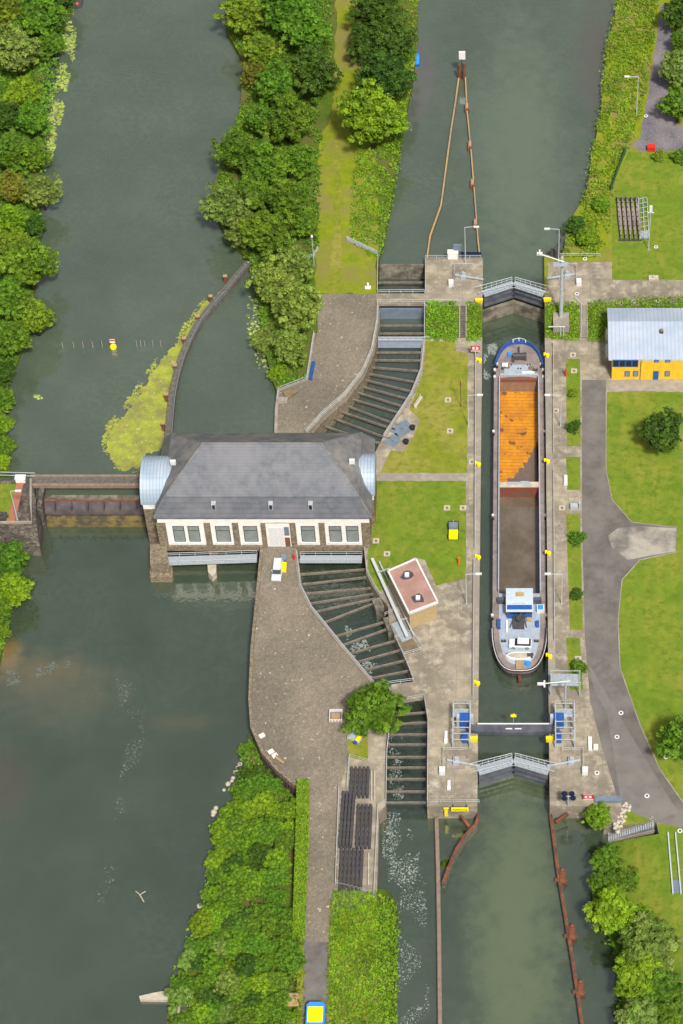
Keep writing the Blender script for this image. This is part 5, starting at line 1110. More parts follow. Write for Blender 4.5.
o = empty('outfall_roof', W(184, 1000, -5), 'dark sloping roof slab with pale edge beside the stone groyne', 'outfall'); c = o.location
MB().prism([tuple(p) for p in PP([(182, 985), (186, 985), (190, 1000), (186, 1016), (179, 1016)], -4.6)], -8, -4.6).build('roof', 'dark_steel', o, c); MB().beam(W(181.5, 985, -4.4), W(178, 1017, -4.4), .4, .5).build('edge', 'coping', o, c)
o = empty('driftwood', W(140, 896, ZL), 'bare driftwood branches in the lower river', 'driftwood'); MB().tube([(-.8, .9, .1), (0, 0, .5), (.8, -1.2, .1)], .1, 5).tube([(0, 0, .4), (1, .6, .6)], .07, 5).build('branch', 'stone_pale', o)

# ------------------------------------------------------------------ barge
ytip = W(0, 340, -3.6).y; yst = W(0, 674, -5.0).y; BL = ytip-yst; BW = 5.0; ZD = -4.6
xc = (519.2-PX0)/5.15; byc = (ytip+yst)/2; BO = Vector((xc, byc, ZL))
bar = empty('barge', BO, 'long inland cargo barge with open holds lying in the lock', 'barge'); h2 = BL/2; zd = ZD-ZL
def outl(sc_=1.0, n=12, inset=0):
    P = []; bw = BW-inset
    for k in range(n+1):
        t = k/n; P.append((bw*math.sin(t*math.pi/2)**.8, h2-inset-(1-math.cos(t*math.pi/2))*9.0))
    Q = []
    for k in range(n+1):
        t = k/n; Q.append((bw*math.cos(t*math.pi/2)**.62 if k < n else 0, -h2+inset+(1-math.sin(t*math.pi/2))*9.5))
    Rt = P+Q
    return Rt+[(-x, y) for x, y in Rt[::-1] if x > .001][0:]
O1 = outl(); O1 = [p for i, p in enumerate(O1) if i == 0 or (abs(p[0]-O1[i-1][0])+abs(p[1]-O1[i-1][1])) > 1e-4]
O1i = outl(inset=.22); O1i = [p for i, p in enumerate(O1i) if i == 0 or (abs(p[0]-O1i[i-1][0])+abs(p[1]-O1i[i-1][1])) > 1e-4]
n = len(O1)
yf = lambda py, z=-3.6: W(0, py, z).y-byc
H1, H0 = yf(375.5), yf(590)                                    # forward and aft ends of the holds
hw = 3.8
# hull shell
mb = MB(); shr = [(x*.93, y*.985) for x, y in O1]
mb.add([(x, y, -.8) for x, y in shr]+[(x, y, zd) for x, y in O1], [(i, (i+1) % n, n+(i+1) % n, n+i) for i in range(n)])
mb.build('hull', 'hull_black', bar, recalc=False)
# deck with the hold opening left free
def clip(poly, ylo, yhi):
    def half(p, f):
        r = []
        for i in range(len(p)):
            a, b = p[i], p[(i+1) % len(p)]; fa, fb = f(a), f(b)
            if fa >= 0: r.append(a)
            if (fa >= 0) != (fb >= 0): t = fa/(fa-fb); r.append((a[0]+(b[0]-a[0])*t, a[1]+(b[1]-a[1])*t))
        return r
    return half(half(poly, lambda p: p[1]-ylo), lambda p: yhi-p[1])
MB().prism(clip(O1, H1, 99), zd-.3, zd).build('foredeck', 'deck_pinkgrey', bar)
MB().prism(clip(O1, -99, H0), zd-.3, zd).build('afterdeck', 'deck_pinkgrey', bar)
MB().prism(clip([(x*.76, y*.955) for x, y in O1], -99, H0-.1), zd-.02, zd+.012).build('painted_deck', 'deck_bluegrey', bar)
for s in (-1, 1):
    MB().box(min(s*hw, s*BW), max(s*hw, s*BW), H0, H1, zd-.3, zd+.02).build('side_deck', 'deck_pinkgrey', bar)
    MB().box(min(s*hw, s*(hw+.22)), max(s*hw, s*(hw+.22)), H0, H1, zd+.02, zd+1.0).build('coaming', 'deck_bluegrey', bar)
    MB().box(min(s*(hw-.05), s*hw), max(s*(hw-.05), s*hw), H0, H1, .1, zd+.95).build('hold_side', 'red_oxide', bar)
    MB().box(min(s*(BW-.02), s*(BW+.1)), max(s*(BW-.02), s*(BW+.1)), H0, H1, zd-.35, zd+.06).build('rubbing_strake', 'hull_black', bar)
# holds
Yb1, Yb0 = yf(483, -3.4), yf(485.5, -3.4)
zf_ = .15
MB().box(-hw+.05, hw-.05, Yb1, H1-1.4, 0, zf_).build('hold_floor', 'hold_rust', bar)
MB().add([(-hw+.05, H1-1.4, zf_), (hw-.05, H1-1.4, zf_), (hw-.05, H1-.02, zd+.2), (-hw+.05, H1-.02, zd+.2)], [(0, 1, 2, 3)]).build('hold_bulkhead', 'hold_brown', bar, recalc=False)
fr = [(-hw, H1-.1), (-2, H1+.25), (0, H1+.35), (2, H1+.25), (hw, H1-.1)]
MB().prism(fr+[(hw, H1-.45), (-hw, H1-.45)], zd-1.4, zd+.3).build('hold_front', 'red_oxide', bar)
# dark muddy corner of the forward hold
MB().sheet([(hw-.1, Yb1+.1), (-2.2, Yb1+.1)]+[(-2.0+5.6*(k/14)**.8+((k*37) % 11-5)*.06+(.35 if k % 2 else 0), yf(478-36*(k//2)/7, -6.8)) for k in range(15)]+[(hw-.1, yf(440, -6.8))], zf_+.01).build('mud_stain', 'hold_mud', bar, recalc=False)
MB().box(-hw+.05, hw-.05, Yb0, Yb1, 0, zd+.7).build('bulkhead', 'red_oxide', bar)
MB().box(-hw, hw, Yb0-.1, Yb1+.55, zd+.7, zd+.9).build('bulkhead_walk', 'stone_pale', bar)
MB().box(-2.3, 2.1, Yb1-.1, Yb1+.35, zd+.902, zd+1.05).box(.2, 1.9, Yb1+.1, Yb1+.5, zd+1.052, zd+1.2).build('boards', 'deck_bluegrey', bar)
MB().box(-hw+.05, hw-.05, H0, Yb0, 0, .12).build('hold_floor_wet', 'hold_wet', bar)
for k in range(16):
    x = -hw+.5+k*(2*hw-1)/15; MB().box(x-.05, x+.05, Yb0-.08, Yb0-.003, .2, zd+.65).build('stiffener', 'red_oxide', bar)
# bulwarks
bw_ = MB(); fo = clip(O1, yf(372), 99); 
def bul(ylo, yhi, h, m, name):
    mb = MB()
    A = [p for p in O1]; B = O1i
    for i in range(len(A)):
        a, b = A[i], A[(i+1) % len(A)]; c, d = B[i % len(B)], B[(i+1) % len(B)]
        if ylo <= (a[1]+b[1])/2 <= yhi and (a != b): mb.add([(*a, zd), (*b, zd), (*b, zd+h), (*a, zd+h), (*c, zd), (*d, zd), (*d, zd+h), (*c, zd+h)], [(0, 1, 2, 3), (4, 7, 6, 5), (3, 2, 6, 7)])
    return mb.build(name, m, bar, recalc=False)
bul(h2-6.3, 99, 1.1, 'blue_paint', 'bow_bulwark'); bul(-99, -h2+9.3, .7, 'hull_black', 'stern_bulwark')
mb = MB(); P = [(x*1.01, y-.02, zd+.72) for x, y in O1 if y < -h2+9.6]; mb.tube(P, .07, 5).build('stern_rail', 'white_paint', bar)
# foredeck gear
MB().box(-3.0, 2.6, H1+.8, H1+3.6, zd, zd+.28).build('hatch_cover', 'deck_bluegrey', bar)
MB().box(-hw, hw, H1+.02+.35, H1+.8, zd, zd+.75).build('breakwater', 'galvanised', bar)
MB().box(.6, 3.1, H1+.9, H1+1.6, zd+.285, zd+.45).build('white_locker', 'white_plaster', bar); MB().box(-3.4, -2.2, H1+3.0, H1+3.8, zd+.29, zd+.6).build('white_locker', 'white_plaster', bar)
wn = MB(); wn.box(-1.0, 1.0, h2-4.6, h2-3.4, zd, zd+.9); wn.tube([(-1.3, h2-4, zd+.8), (1.3, h2-4, zd+.8)], .4, 10); wn.box(-1.4, -.9, h2-5.2, h2-3.4, zd, zd+.5).box(.9, 1.5, h2-4.8, h2-3.0, zd, zd+.6); wn.tube([(0, h2-3.4, zd+.5), (0, h2-1.6, zd+.7)], .15)
wn.build('anchor_winch', 'dark_steel', bar); MB().box(-2.2, -1.4, h2-3.7, h2-2.9, zd, zd+.6).build('blue_locker', 'cyan_paint', bar)
for x, y in ((-1.9, h2-6.2), (1.9, h2-6.2), (0, h2-7.2), (-3.2, h2-7), (3.2, h2-7.4), (-3, -h2+7), (3, -h2+7), (-2, -h2+4), (2, -h2+4)):
    MB().cyl(x-.18, y, zd, zd+.5, .15).cyl(x+.35, y, zd, zd+.5, .15).box(x-.4, x+.55, y-.2, y+.2, zd-.0, zd+.08).build('bollard', 'dark_steel', bar)
MB().cyl(2.4, h2-7, zd, zd+.35, .7, .6).build('rope_coil', 'dirt', bar); MB().cyl(-2.3, h2-6.7, zd, zd+.3, .8, .5).build('rope_coil', 'dirt', bar)
for s in (-1, 1):
    for y, n_ in ((h2-5.6, 2), (h2-7.2, 3), (yf(428), 2), (yf(512), 2), (yf(612), 2)):
        for k in range(n_):
            xx = BW*(1.0 if y < h2-9 else (.88 if y > h2-6 else .97)); MB().cyl(s*(xx+.02), y-k*.95, zd-.3, zd+.2, .27, n=8).build('fender', 'white_paint' if k % 2 == 0 else 'tyre', bar)
MB().tube([(-1.2, h2-.3, zd+1.5), (0, h2+.1, zd+1.5), (1.2, h2-.3, zd+1.5)], .06).cyl(-1.2, h2-.6, zd+1, zd+1.7, .12).cyl(1.3, h2-.7, zd+1, zd+1.7, .12).cyl(0, h2-.2, zd+1, zd+1.7, .12).build('bow_rail', 'white_paint', bar)
# wheelhouse
yw1, yw0 = yf(588.5, -1.6), yf(611, -1.6); wx = 2.5
MB().box(-wx+.2, wx-.2, yw0+.5, yw1-.4, zd, zd+2.9).build('wheelhouse', 'blue_paint', bar)
MB().box(-wx+.15, wx-.15, yw0+.42, yw0+.49, zd+1.5, zd+2.5).build('window', 'car_glass', bar)
MB().box(-wx, wx, (yw0+yw1)/2, yw1, zd+2.9, zd+3.1).add([(-wx, yw0, zd+2.7), (wx, yw0, zd+2.7), (wx, (yw0+yw1)/2, zd+3.05), (-wx, (yw0+yw1)/2, zd+3.05)], [(0, 1, 2, 3)]).build('wheelhouse_roof', 'roof_white', bar, recalc=False)
MB().box(-.6, .8, yw1-1.9, yw1-1.2, zd+3.1, zd+3.5).build('roof_box', 'old_timber', bar); MB().tube([(-1.2, yw0+1.6, zd+3.15), (1, yw0+1.6, zd+3.15)], .07).build('roof_rail', 'galvanised', bar)
MB().box(-hw-.3, -wx-.1, yw1-1.4, yw1-.6, zd, zd+1.2).build('engine_casing', 'gate_paint', bar); MB().box(wx+.1, hw+.3, yw1-1.4, yw1-.6, zd, zd+1.2).build('engine_casing', 'gate_paint', bar)
MB().box(-4.1, -3.5, yw0-2.0, yw0-.3, zd, zd+1.0).build('blue_locker', 'blue_paint', bar); MB().box(3.0, 3.6, yw0-1.6, yw0-.6, zd, zd+.9).build('blue_locker', 'blue_paint', bar)
bb = MB().box(3.2, 4.6, yf(608, -3), yf(602, -3), zd, zd+.9); bb.build('white_bin', 'white_paint', bar); MB().box(3.4, 4.4, yf(607.3, -3), yf(602.8, -3), zd+.902, zd+1.0).build('bin_lid', 'cyan_paint', bar)
ya3 = yf(620, -4)
cr = MB(); cr.box(-1.2, .9, ya3-1.7, ya3+1.2, zd, zd+.7).cyl(-.2, ya3-.2, zd+.7, zd+1.6, .5).tube([(-.2, ya3, zd+1.5), (1.0, ya3+1.6, zd+1.9)], .15).tube([(-1.8, ya3-1.4, zd+.1), (-.8, ya3+.6, zd+1.1), (.9, ya3+.6, zd+1.1), (1.3, ya3-1.4, zd+.1)], .1)
cr.build('deck_crane', 'dark_steel', bar)
MB().box(-2.5, -2.2, ya3-2.4, ya3+.2, zd, zd+.35).build('pale_plank', 'white_plaster', bar); MB().box(1.3, 2.2, ya3, ya3+.9, zd, zd+.4).build('pallet', 'old_timber', bar)
MB().box(-.65, .75, yf(670, -4.3), yf(660.5, -4.3), zd, zd+.5).build('wooden_chest', 'old_timber', bar); MB().cyl(1.5, yf(663, -4.3), zd, zd+.6, .65, .35, 8).cyl(.9, yf(661.5, -4.3), zd, zd+.45, .5, .3, 8).build('blue_tarp', 'cyan_paint', bar)
MB().box(-.25, .25, -h2-.9, -h2+.4, -.8, zd-1.0).build('rudder', 'rust', bar)

# ------------------------------------------------------------------ vehicles
def car(loc, rz, paint, label, L=4.3, Wd=1.75, H=1.45, est=False, cat='car'):
    o = empty('parked_car', loc, label, cat, None, rz)
    hw_ = Wd/2; prof = [(-L/2, .35), (-L/2+.05, .75), (-L/2+.75, .86), (-L*.10, .95), (L*.5-.15, .95 if est else .93), (L/2, .75), (L/2, .35)]
    mb = MB(); N = len(prof)
    for sgn, ins in ((-1, 0),): pass
    vs_ = []
    for x_, f in ((-hw_, 1), (-hw_*.92, 1), (hw_*.92, 1), (hw_, 1)):
        for (y_, z_) in prof: vs_.append((x_, y_*(.97 if abs(x_) == hw_ else 1), z_-(.1 if abs(x_) == hw_ and z_ > .8 else 0)))
    fs = []
    for k in range(3):
        for i in range(N): j = (i+1) % N; fs.append((k*N+i, k*N+j, (k+1)*N+j, (k+1)*N+i))
    fs += [tuple(range(N)), tuple(range(3*N, 4*N))]
    mb.add(vs_, fs); mb.build('body', paint, o)
    # cabin: glass and roof
    yb_, yf_, yt0, yt1 = -L*.25, L*.47 if est else L*.45, -L*.12, (L*.43 if est else L*.36)
    b_ = [(-hw_*.86, yb_, .93), (hw_*.86, yb_, .93), (hw_*.86, yf_, .93), (-hw_*.86, yf_, .93), (-hw_*.76, yt0, H-.03), (hw_*.76, yt0, H-.03), (hw_*.76, yt1, H-.03), (-hw_*.76, yt1, H-.03)]
    MB().add(b_, [(0, 1, 5, 4), (1, 2, 6, 5), (2, 3, 7, 6), (3, 0, 4, 7), (4, 5, 6, 7)]).build('windows', 'car_glass', o)
    MB().box(-hw_*.77, hw_*.77, yt0-.05, yt1+.05, H-.028, H+.03).build('roof', paint, o)
    for sx in (-1, 1):
        for y_ in (-L*.31, L*.29):
            a = MB(); a.tube([(sx*(hw_-.2), y_, .32), (sx*(hw_+.02), y_, .32)], .32, 12); wo = a.build('wheel', 'tyre', o)
            MB().tube([(sx*(hw_+.021), y_, .32), (sx*(hw_+.03), y_, .32)], .18, 8).build('rim', 'galvanised', wo)
        MB().box(sx*hw_*.72-.18, sx*hw_*.72+.18, -L/2-.015, -L/2+.05, .58, .74).build('headlight', 'white_paint', o)
        MB().box(sx*hw_*.75-.15, sx*hw_*.75+.15, L/2-.03, L/2+.015, .6, .78).build('taillight', 'red_paint', o)
        MB().box(sx*(hw_+.1)-.1, sx*(hw_+.1)+.1, -L*.1, -L*.1+.12, .9, 1.05).build('mirror', paint, o)
    return o
car(W(277.5, 572, ZG+.02), R(-2), 'car_silver', 'silver estate car parked before the powerhouse door', 4.9, 1.85, 1.5, True)
cz = ZD+.02; car(Vector((W(520.5, 644, cz).x, W(520.5, 645.5, cz).y, cz)), R(-92), 'car_white', 'white hatchback parked crosswise on the barge stern', 4.2, 1.75, 1.45)
db = empty('dinghy', Vector((W(518.5, 657.5, cz).x, W(518, 657.5, cz).y, cz)), 'white dinghy lying crosswise behind the car on the barge stern', 'boat', None, R(90))
P = [(.8, -2.2), (.85, 0), (.75, 1), (.5, 1.8), (0, 2.4), (-.5, 1.8), (-.75, 1), (-.85, 0), (-.8, -2.2)]
MB().prism(P, .1, .65).build('hull', 'white_plaster', db); MB().prism([(a*.75, b*.8) for a, b in P], .651, .68).build('interior', 'stone_pale', db); MB().box(-.3, .3, -2.6, -1.6, .3, 1.0).build('outboard', 'dark_steel', db)
# mower
o = empty('ride_on_mower', W(453.5, 533, ZG), 'yellow and black mower tractor standing on the lawn', 'mower')
MB().box(-.85, .85, -1.9, -.1, .45, 1.15).box(-.75, .75, -1.8, -.3, 1.15, 1.4).build('engine_cover', 'signal_yellow', o); MB().box(-.85, .85, .0, 1.2, .4, 1.9).build('cab', 'bluish_steel', o); MB().box(-.95, .95, 1.3, 2.3, .15, .8).tube([(-.7, 1.8, .9), (.7, 1.8, .9)], .15).build('mower_deck', 'tyre', o)
MB().box(-.06, .06, 1.3, 2.3, .81, .95).build('mower_stripe', 'orange_paint', o)
for sx in (-1, 1):
    for y_, r_ in ((-1.3, .5), (.9, .45)): MB().tube([(sx*.75, y_, r_), (sx*1.02, y_, r_)], r_, 12).build('wheel', 'tyre', o)
# van at the bottom
o = empty('delivery_van', W(316, 1020, ZG+.03), 'blue van with bright yellow roof on the asphalt path at the bottom edge', 'van')
def rb(x, y0_, y1_, r=.35): return [(-x+r, y0_), (x-r, y0_), (x, y0_+r), (x, y1_-r), (x-r, y1_), (-x+r, y1_), (-x, y1_-r), (-x, y0_+r)]
MB().prism(rb(1.55, -2.9, 2.3, .5), .4, 1.3).prism(rb(1.5, -2.7, 2.2, .5), 1.3, 2.1).build('body', 'cyan_paint', o); MB().prism(rb(1.25, -1.5, 1.3, .1), 2.103, 2.2).build('roof', 'signal_yellow', o)
for i in range(3): MB().box(-1.1, 1.1, -1.0+i*.85, -.95+i*.85, 2.2, 2.24).build('roof_bar', 'yellow_paint', o)
MB().box(-1.2, 1.2, -2.75, -2.71, 1.35, 1.9).build('windscreen', 'car_glass', o)
for sx in (-1, 1):
    for y_ in (-1.8, 1.5): MB().tube([(sx*1.3, y_, .4), (sx*1.58, y_, .4)], .4, 10).build('wheel', 'tyre', o)

# ------------------------------------------------------------------ small objects on the plaza
one('waste_container', MB().box(-.5, .5, -1.5, -.05, 0, 1.1).box(-.55, .55, -1.5, -.0, 1.1, 1.2), 'signal_yellow', W(284, 566, ZG), 'yellow container right of the silver car', 'container')
one('recycling_bin', MB().box(-.5, .5, -.6, .6, 0, .9).box(-.55, .55, -.65, .65, .9, 1.0), 'bluish_steel', W(284, 560, ZG), 'blue grey bin behind the yellow container', 'bin')
one('fire_post', MB().cyl(0, 0, 0, 1.2, .25).cyl(0, 0, 1.2, 1.5, .3, .1), 'red_paint', W(294.5, 559, ZG), 'red post at the plaza edge right of the silver car', 'post')
o = empty('barrier_crate', W(336, 718, ZG), 'red and white barrier square round a pit on the plaza', 'barrier')
for a, b in (((-1.1, -1.1), (1.1, -1.1)), ((-1.1, 1.1), (1.1, 1.1)), ((-1.1, -1.1), (-1.1, 1.1)), ((1.1, -1.1), (1.1, 1.1))): MB().beam((*a, 1.1), (*b, 1.1), .12, .75).build('board', 'white_paint', o)
for k in range(4): MB().box(-.95+k*.55, -.7+k*.55, -1.18, -1.163, .5, .9).build('red_stripe', 'red_paint', o)
MB().box(-.8, .8, -.8, .8, .02, .35).box(-.5, .5, -.5, .5, .35, .5).build('pit_frame', 'old_timber', o)
o = empty('trailer', W(356.5, 739, ZG), 'small grey trailer with yellow and blue barrel beside the round tree', 'trailer', None, R(-28))
MB().box(-1.3, 1.0, -.9, .9, .35, .5).build('bed', 'galvanised', o); MB().tube([(.5, -1.0, .85), (.5, .7, .85)], .42, 10).build('barrel', 'signal_yellow', o); MB().tube([(.5, -1.4, .85), (.5, -1.0, .85)], .36, 10).tube([(.5, .7, .85), (.5, 1.1, .85)], .36, 10).build('barrel_end', 'blue_paint', o)
for x_, y_ in ((-1.3, -.9), (1.0, -.9), (1.0, .9), (-1.3, .9)): MB().cyl(x_, y_, 0, 1.0, .05, n=5).build('post', 'rail_steel', o)
MB().tube([(-1.3, -.9, 1), (1, -.9, 1), (1, .9, 1), (-1.3, .9, 1), (-1.3, -.9, 1)], .05).build('rail', 'rail_steel', o)
for i, (x, y) in enumerate([(262, 736), (271, 752), (275, 756)]): one('stone_slab', MB().box(-.5, .5, -.4, .4, 0, .25).box(-.42, .42, -.32, .32, .25, .3), 'white_plaster', W(x, y, ZG), ['upper', 'middle', 'lowest'][i]+' white slab beside the curved river parapet', 'slab', 'white slabs on the plaza', rz=.6)
one('bench', MB().box(-1.0, 1.0, -.2, .2, .4, .48).box(-.9, -.7, -.2, .2, 0, .4).box(.7, .9, -.2, .2, 0, .4).box(-1, 1, .2, .26, .48, .95), 'old_timber', W(279.5, 761, ZG), 'small wooden bench at the curved river parapet', 'bench', rz=-.7)
one('mobile_bench', MB().box(-1.6, 1.6, -.2, .2, .5, .62).box(-1.5, -1.2, -.25, .25, 0, .5).box(1.2, 1.5, -.25, .25, 0, .5).box(-1.6, 1.6, .2, .3, .5, 1.2), 'stone_pale', W(418.5, 404, ZG), 'pale weathered bench on the lawn beside the upper side channel', 'bench', rz=1.15)
one('long_bench', MB().box(-.3, .3, -2.3, 2.3, 0, .5).box(-.1, .25, -2.2, 2.2, .5, .9), 'blue_paint', W(312, 372, 0), 'long dark blue bench along the yard parapet', 'bench', rz=-.1)
one('low_cabinet', MB().box(-.9, .9, -.8, .8, 0, .6).box(-.6, .6, -.5, .5, .6, .9), 'coping', W(283, 402, 0), 'square stone cabinet at the river corner of the cobbled yard', 'cabinet')
panel('sand_heap', [(283, 393, .35), (297, 388, .35), (299, 392, .1), (287, 400, .1)], 'dirt', 'sandy patch of paving in the corner of the cobbled yard', .3, 'paving')
one('white_bollard', MB().cyl(0, 0, 0, 1.4, .28, .2).box(-.6, .6, -.35, .35, 0, .3), 'white_plaster', W(368, 288, 0), 'white stone figure post on the grass left of the pit', 'post')
for i, (x, y, lb) in enumerate([(454, 552, 'orange red post on the lawn below the mower')]): one('marker_stake', MB().cyl(0, 0, 0, .3, .05).cyl(0, 0, .3, 2.3, .16), 'orange_paint', W(459, 565, ZG), lb, 'post')
one('marker_stake', MB().cyl(0, 0, 0, 2.0, .2).cyl(0, 0, 2, 2.3, .2, .05), 'red_paint', W(565.5, 376, ZG), 'red post at the top of the upper verge strip', 'post')
one('flag_stake', MB().cyl(0, 0, 0, 7.5, .07, n=6).cyl(0, 0, 6.2, 7.6, .12, n=6), 'red_oxide', W(461, 407, ZG), 'thin red tipped stake on the lawn beside the lock', 'post')
one('white_tank', MB().tube([(0, -1.1, .5), (0, 1.1, .5)], .42, 10).box(-.3, .3, -.8, .8, 0, .3), 'white_paint', W(565.5, 482, ZG), 'white cylindrical tank beside the second verge strip', 'tank')
one('service_box', MB().box(-.7, .7, -.5, .5, 0, .9).box(.9, 1.2, -.2, .2, 0, 1.6), 'galvanised', W(574, 508, ZG), 'grey service box between the second and third verge strips', 'box')
one('goal_frame', MB().tube([(-1.6, 0, 3), (1.8, 0, 3)], .12).cyl(1.5, 0, 0, 3, .1).cyl(.9, 0, 0, 3, .1), 'rail_steel', W(556, 337, ZG), 'grey tubular frame at the foot of the slope right of the barge bow', 'frame')
one('electric_cabinet', MB().box(-1.0, 1.0, -.5, .5, 0, 1.6).box(-1.1, 1.1, -.6, .6, 1.6, 1.72), 'white_plaster', W(453, 257.5, 0), 'cream cabinet on the top edge of the west upper lock head', 'cabinet')
one('control_panel', MB().box(-.9, .9, -.2, .2, 1.6, 3.3).box(-.1, .1, -.1, .1, 0, 1.6), 'bluish_steel', W(458, 256, 0), 'blue grey panel on a post on the top edge of the west upper lock head', 'panel')
one('dark_screen', MB().box(-2.0, 2.0, -.3, .3, 0, 1.0).box(-2.1, 2.1, -.35, .35, 1.0, 1.1), 'solar', W(471, 257, 0), 'long dark box on the top edge beside the lamp of the west upper lock head', 'box')
one('dark_boom_rack', MB().cyl(0, 0, 0, 2.2, .8, .7, 8).cyl(-1, .3, 0, 1.6, .6, .5, 8).tube([(0, 0, 2), (2, 3.5, 3)], .2), 'dark_steel', W(557, 256, 0), 'black mooring gear on the top edge of the east upper lock head', 'mooring gear')
one('red_box', MB().box(-.8, .8, -.6, .6, 0, 1.1).box(-.85, .85, -.65, .65, 1.1, 1.2), 'red_paint', W(651, 150, 0), 'bright red box at the end of the gravel track', 'box')
one('small_plinth', MB().box(-1.0, 1.0, -.6, .6, 0, .5).cyl(0, 0, .5, .9, .3), 'stone_pale', W(653.5, 279, 0), 'small stone plinth at the lower edge of the upper right lawn', 'plinth')
one('double_bench', MB().box(-.3, .3, -1.6, 1.0, 0, .6).box(.6, 1.4, -1.5, -.6, 0, .6), 'white_plaster', W(590, 743, ZG), 'white L shaped kerb stones on the lower east lock head', 'kerb stones')
one('white_stone', MB().box(-.25, .25, -1.2, 1.2, 0, .5).box(-.3, .3, -1.3, -.6, .5, .6), 'white_plaster', W(446, 738, ZG), 'upper white stone block on the lower west lock head', 'block', 'white stone blocks')
one('white_stone', MB().box(-.25, .25, -.9, .9, 0, .5).box(-.3, .3, -1.0, -.4, .5, .6), 'white_plaster', W(449, 786, ZG), 'lower white stone block on the lower west lock head', 'block', 'white stone blocks')
one('mesh_cover', MB().prism([(-2.2, -1.8), (1.0, -2.4), (2.2, .6), (-.4, 2.4)], 0, .1).box(-.3, .3, -.3, .3, .1, .3), 'bluish_steel', W(402, 428, ZG), 'blue grey tarpaulin on the stone patch at the channel edge', 'tarpaulin', rz=-.5)
one('mesh_cover', MB().prism([(-1.6, -1.4), (1.0, -1.6), (1.6, .6), (-.4, 1.8)], 0, .1).box(-.3, .3, -.3, .3, .1, .3), 'bluish_steel', W(393, 440, ZG), 'smaller blue grey tarpaulin nearer the powerhouse at the channel edge', 'tarpaulin', rz=-.5)
struct('stone_patch', MB().sheet(PP([(398, 422), (408, 408), (420, 420), (412, 440), (402, 452), (385, 449), (388, 438)], ZG), ZG+.03), 'concrete', recalc=False)
for x, y, lb in ((412.5, 429, 'upper'), (406, 443, 'lower')): one('black_tub', MB().cyl(0, 0, 0, .7, .48, .55, 12).cyl(0, 0, .7, .72, .6, .6, 12), 'tyre', W(x, y, ZG), lb+' black tub on the stone patch beside the tarpaulins', 'tub')
one('wooden_pallet', MB().box(-.9, .9, -1.2, 1.2, 0, .12).box(-.9, .9, -1.2, -1.0, .12, .25), 'old_timber', W(293.5, 1000, ZG), 'orange brown wooden board left of the asphalt path', 'board')
# green net fence
P = [W(x, y, 0) for x, y in ((626, 152), (618, 172), (611, 192))]; c = P[0]; o = empty('net_fence', c, 'dark green net fence slanting beside the upper right lawn', 'fence')
mb = MB(); mb.strip([p for p in P], [p+Vector((0, 0, 1.8)) for p in P]); mb.build('net', 'net_green', o, c, recalc=False)
for p in P: MB().cyl(p.x, p.y, 0, 1.9, .07, n=6).build('post', 'net_green', o, c)

# ------------------------------------------------------------------ brick hut and the intake screen
hz = 5.3; hr = [W(388, 571, ZG+hz), W(416, 559, ZG+hz), W(437.5, 602, ZG+hz), W(409, 613, ZG+hz)]
c = sum(hr, Vector())/4; c.z = ZG; o = empty('brick_hut', c, 'tan brick hut with reddish flat roof and white edge beside the channel', 'hut')
cc = Vector((c.x, c.y)); ins = [cc+(Vector((p.x, p.y))-cc)*.95 for p in hr]
MB().prism([tuple(p) for p in ins], ZG-.3, ZG+hz-.3).build('wall', 'tan_brick', o, c)
rf = MB().prism([(p.x, p.y) for p in hr], ZG+hz-.3, ZG+hz).build('roof', 'roof_felt', o, c)
for a, b in zip(hr, hr[1:]+hr[:1]): MB().beam((a.x, a.y, ZG+hz+.15), (b.x, b.y, ZG+hz+.15), .32, .5).build('roof_edge', 'white_paint', o, c)
for px, py in ((407, 575.5), (418, 598.5)):
    q = W(px, py, ZG+hz); v = MB().box(q.x-.4, q.x+.4, q.y-.4, q.y+.4, q.z, q.z+.5).build('roof_vent', 'white_paint', o, c)
    bl = MB(); rq = random.Random(int(px)); bl.add([(q.x+rq.uniform(.8, 1.5)*math.cos(k*.7), q.y+rq.uniform(.8, 1.4)*math.sin(k*.7), q.z+.006) for k in range(9)], [tuple(range(9))]); bl.build('tar_patch', 'dark_steel', o, c, recalc=False)
o = empty('screen_cleaner', W(395, 600, ZG), 'long slanting steel rake rail beside the brick hut', 'machinery'); c = o.location
a, b = W(372, 558, ZG+1.6), W(407, 636, ZG+1.6)
MB().beam(a, b, .55, .35).build('rail_beam', 'rail_steel', o, c); MB().beam(a+Vector((1.3, -.3, -.5)), b+Vector((1.3, .4, -.5)), .25, .25).build('rail_beam', 'galvanised', o, c)
for t in (.02, .3, .75, .98): q = a.lerp(b, t); MB().cyl(q.x, q.y, ZG-.5, q.z-.3, .12).build('leg', 'galvanised', o, c)
MB().beam(W(378, 572, ZG+2), W(390, 568, ZG+2), .2, .2).build('tie', 'galvanised', o, c); MB().beam(W(399, 620, ZG+1.7), W(411, 617, ZG+1.7), .2, .2).build('tie', 'galvanised', o, c)
MB().beam(W(396, 622, ZG+.3), W(407, 640, ZG+.3), 2.0, .2).build('platform', 'grating', o, c)
for pts, lb in (([(385, 616, ZG), (397, 611, ZG), (400, 628, ZG)], 'small railing round the pier beside the slanting rake rail'), ([(395, 639, ZG), (412, 633, ZG), (423, 650, ZG), (404, 656, ZG)], 'railing round the square pit below the brick hut')): railing(pts, ZG, lb)
struct('hut_pier', MB().prism([tuple(p) for p in PP([(372, 600), (380, 597), (384, 606), (384, 612), (376, 610)], ZG-.3)], -9, ZG-.3).prism([tuple(p) for p in PP([(383, 618), (394, 615), (398, 628), (388, 631)], ZG-.3)], -9, ZG-.3), 'wall_concrete')
struct('sand_pit', MB().sheet(PP([(397, 641), (411, 636), (420, 650), (406, 655)], ZG), ZG+.03), 'dirt', recalc=False)

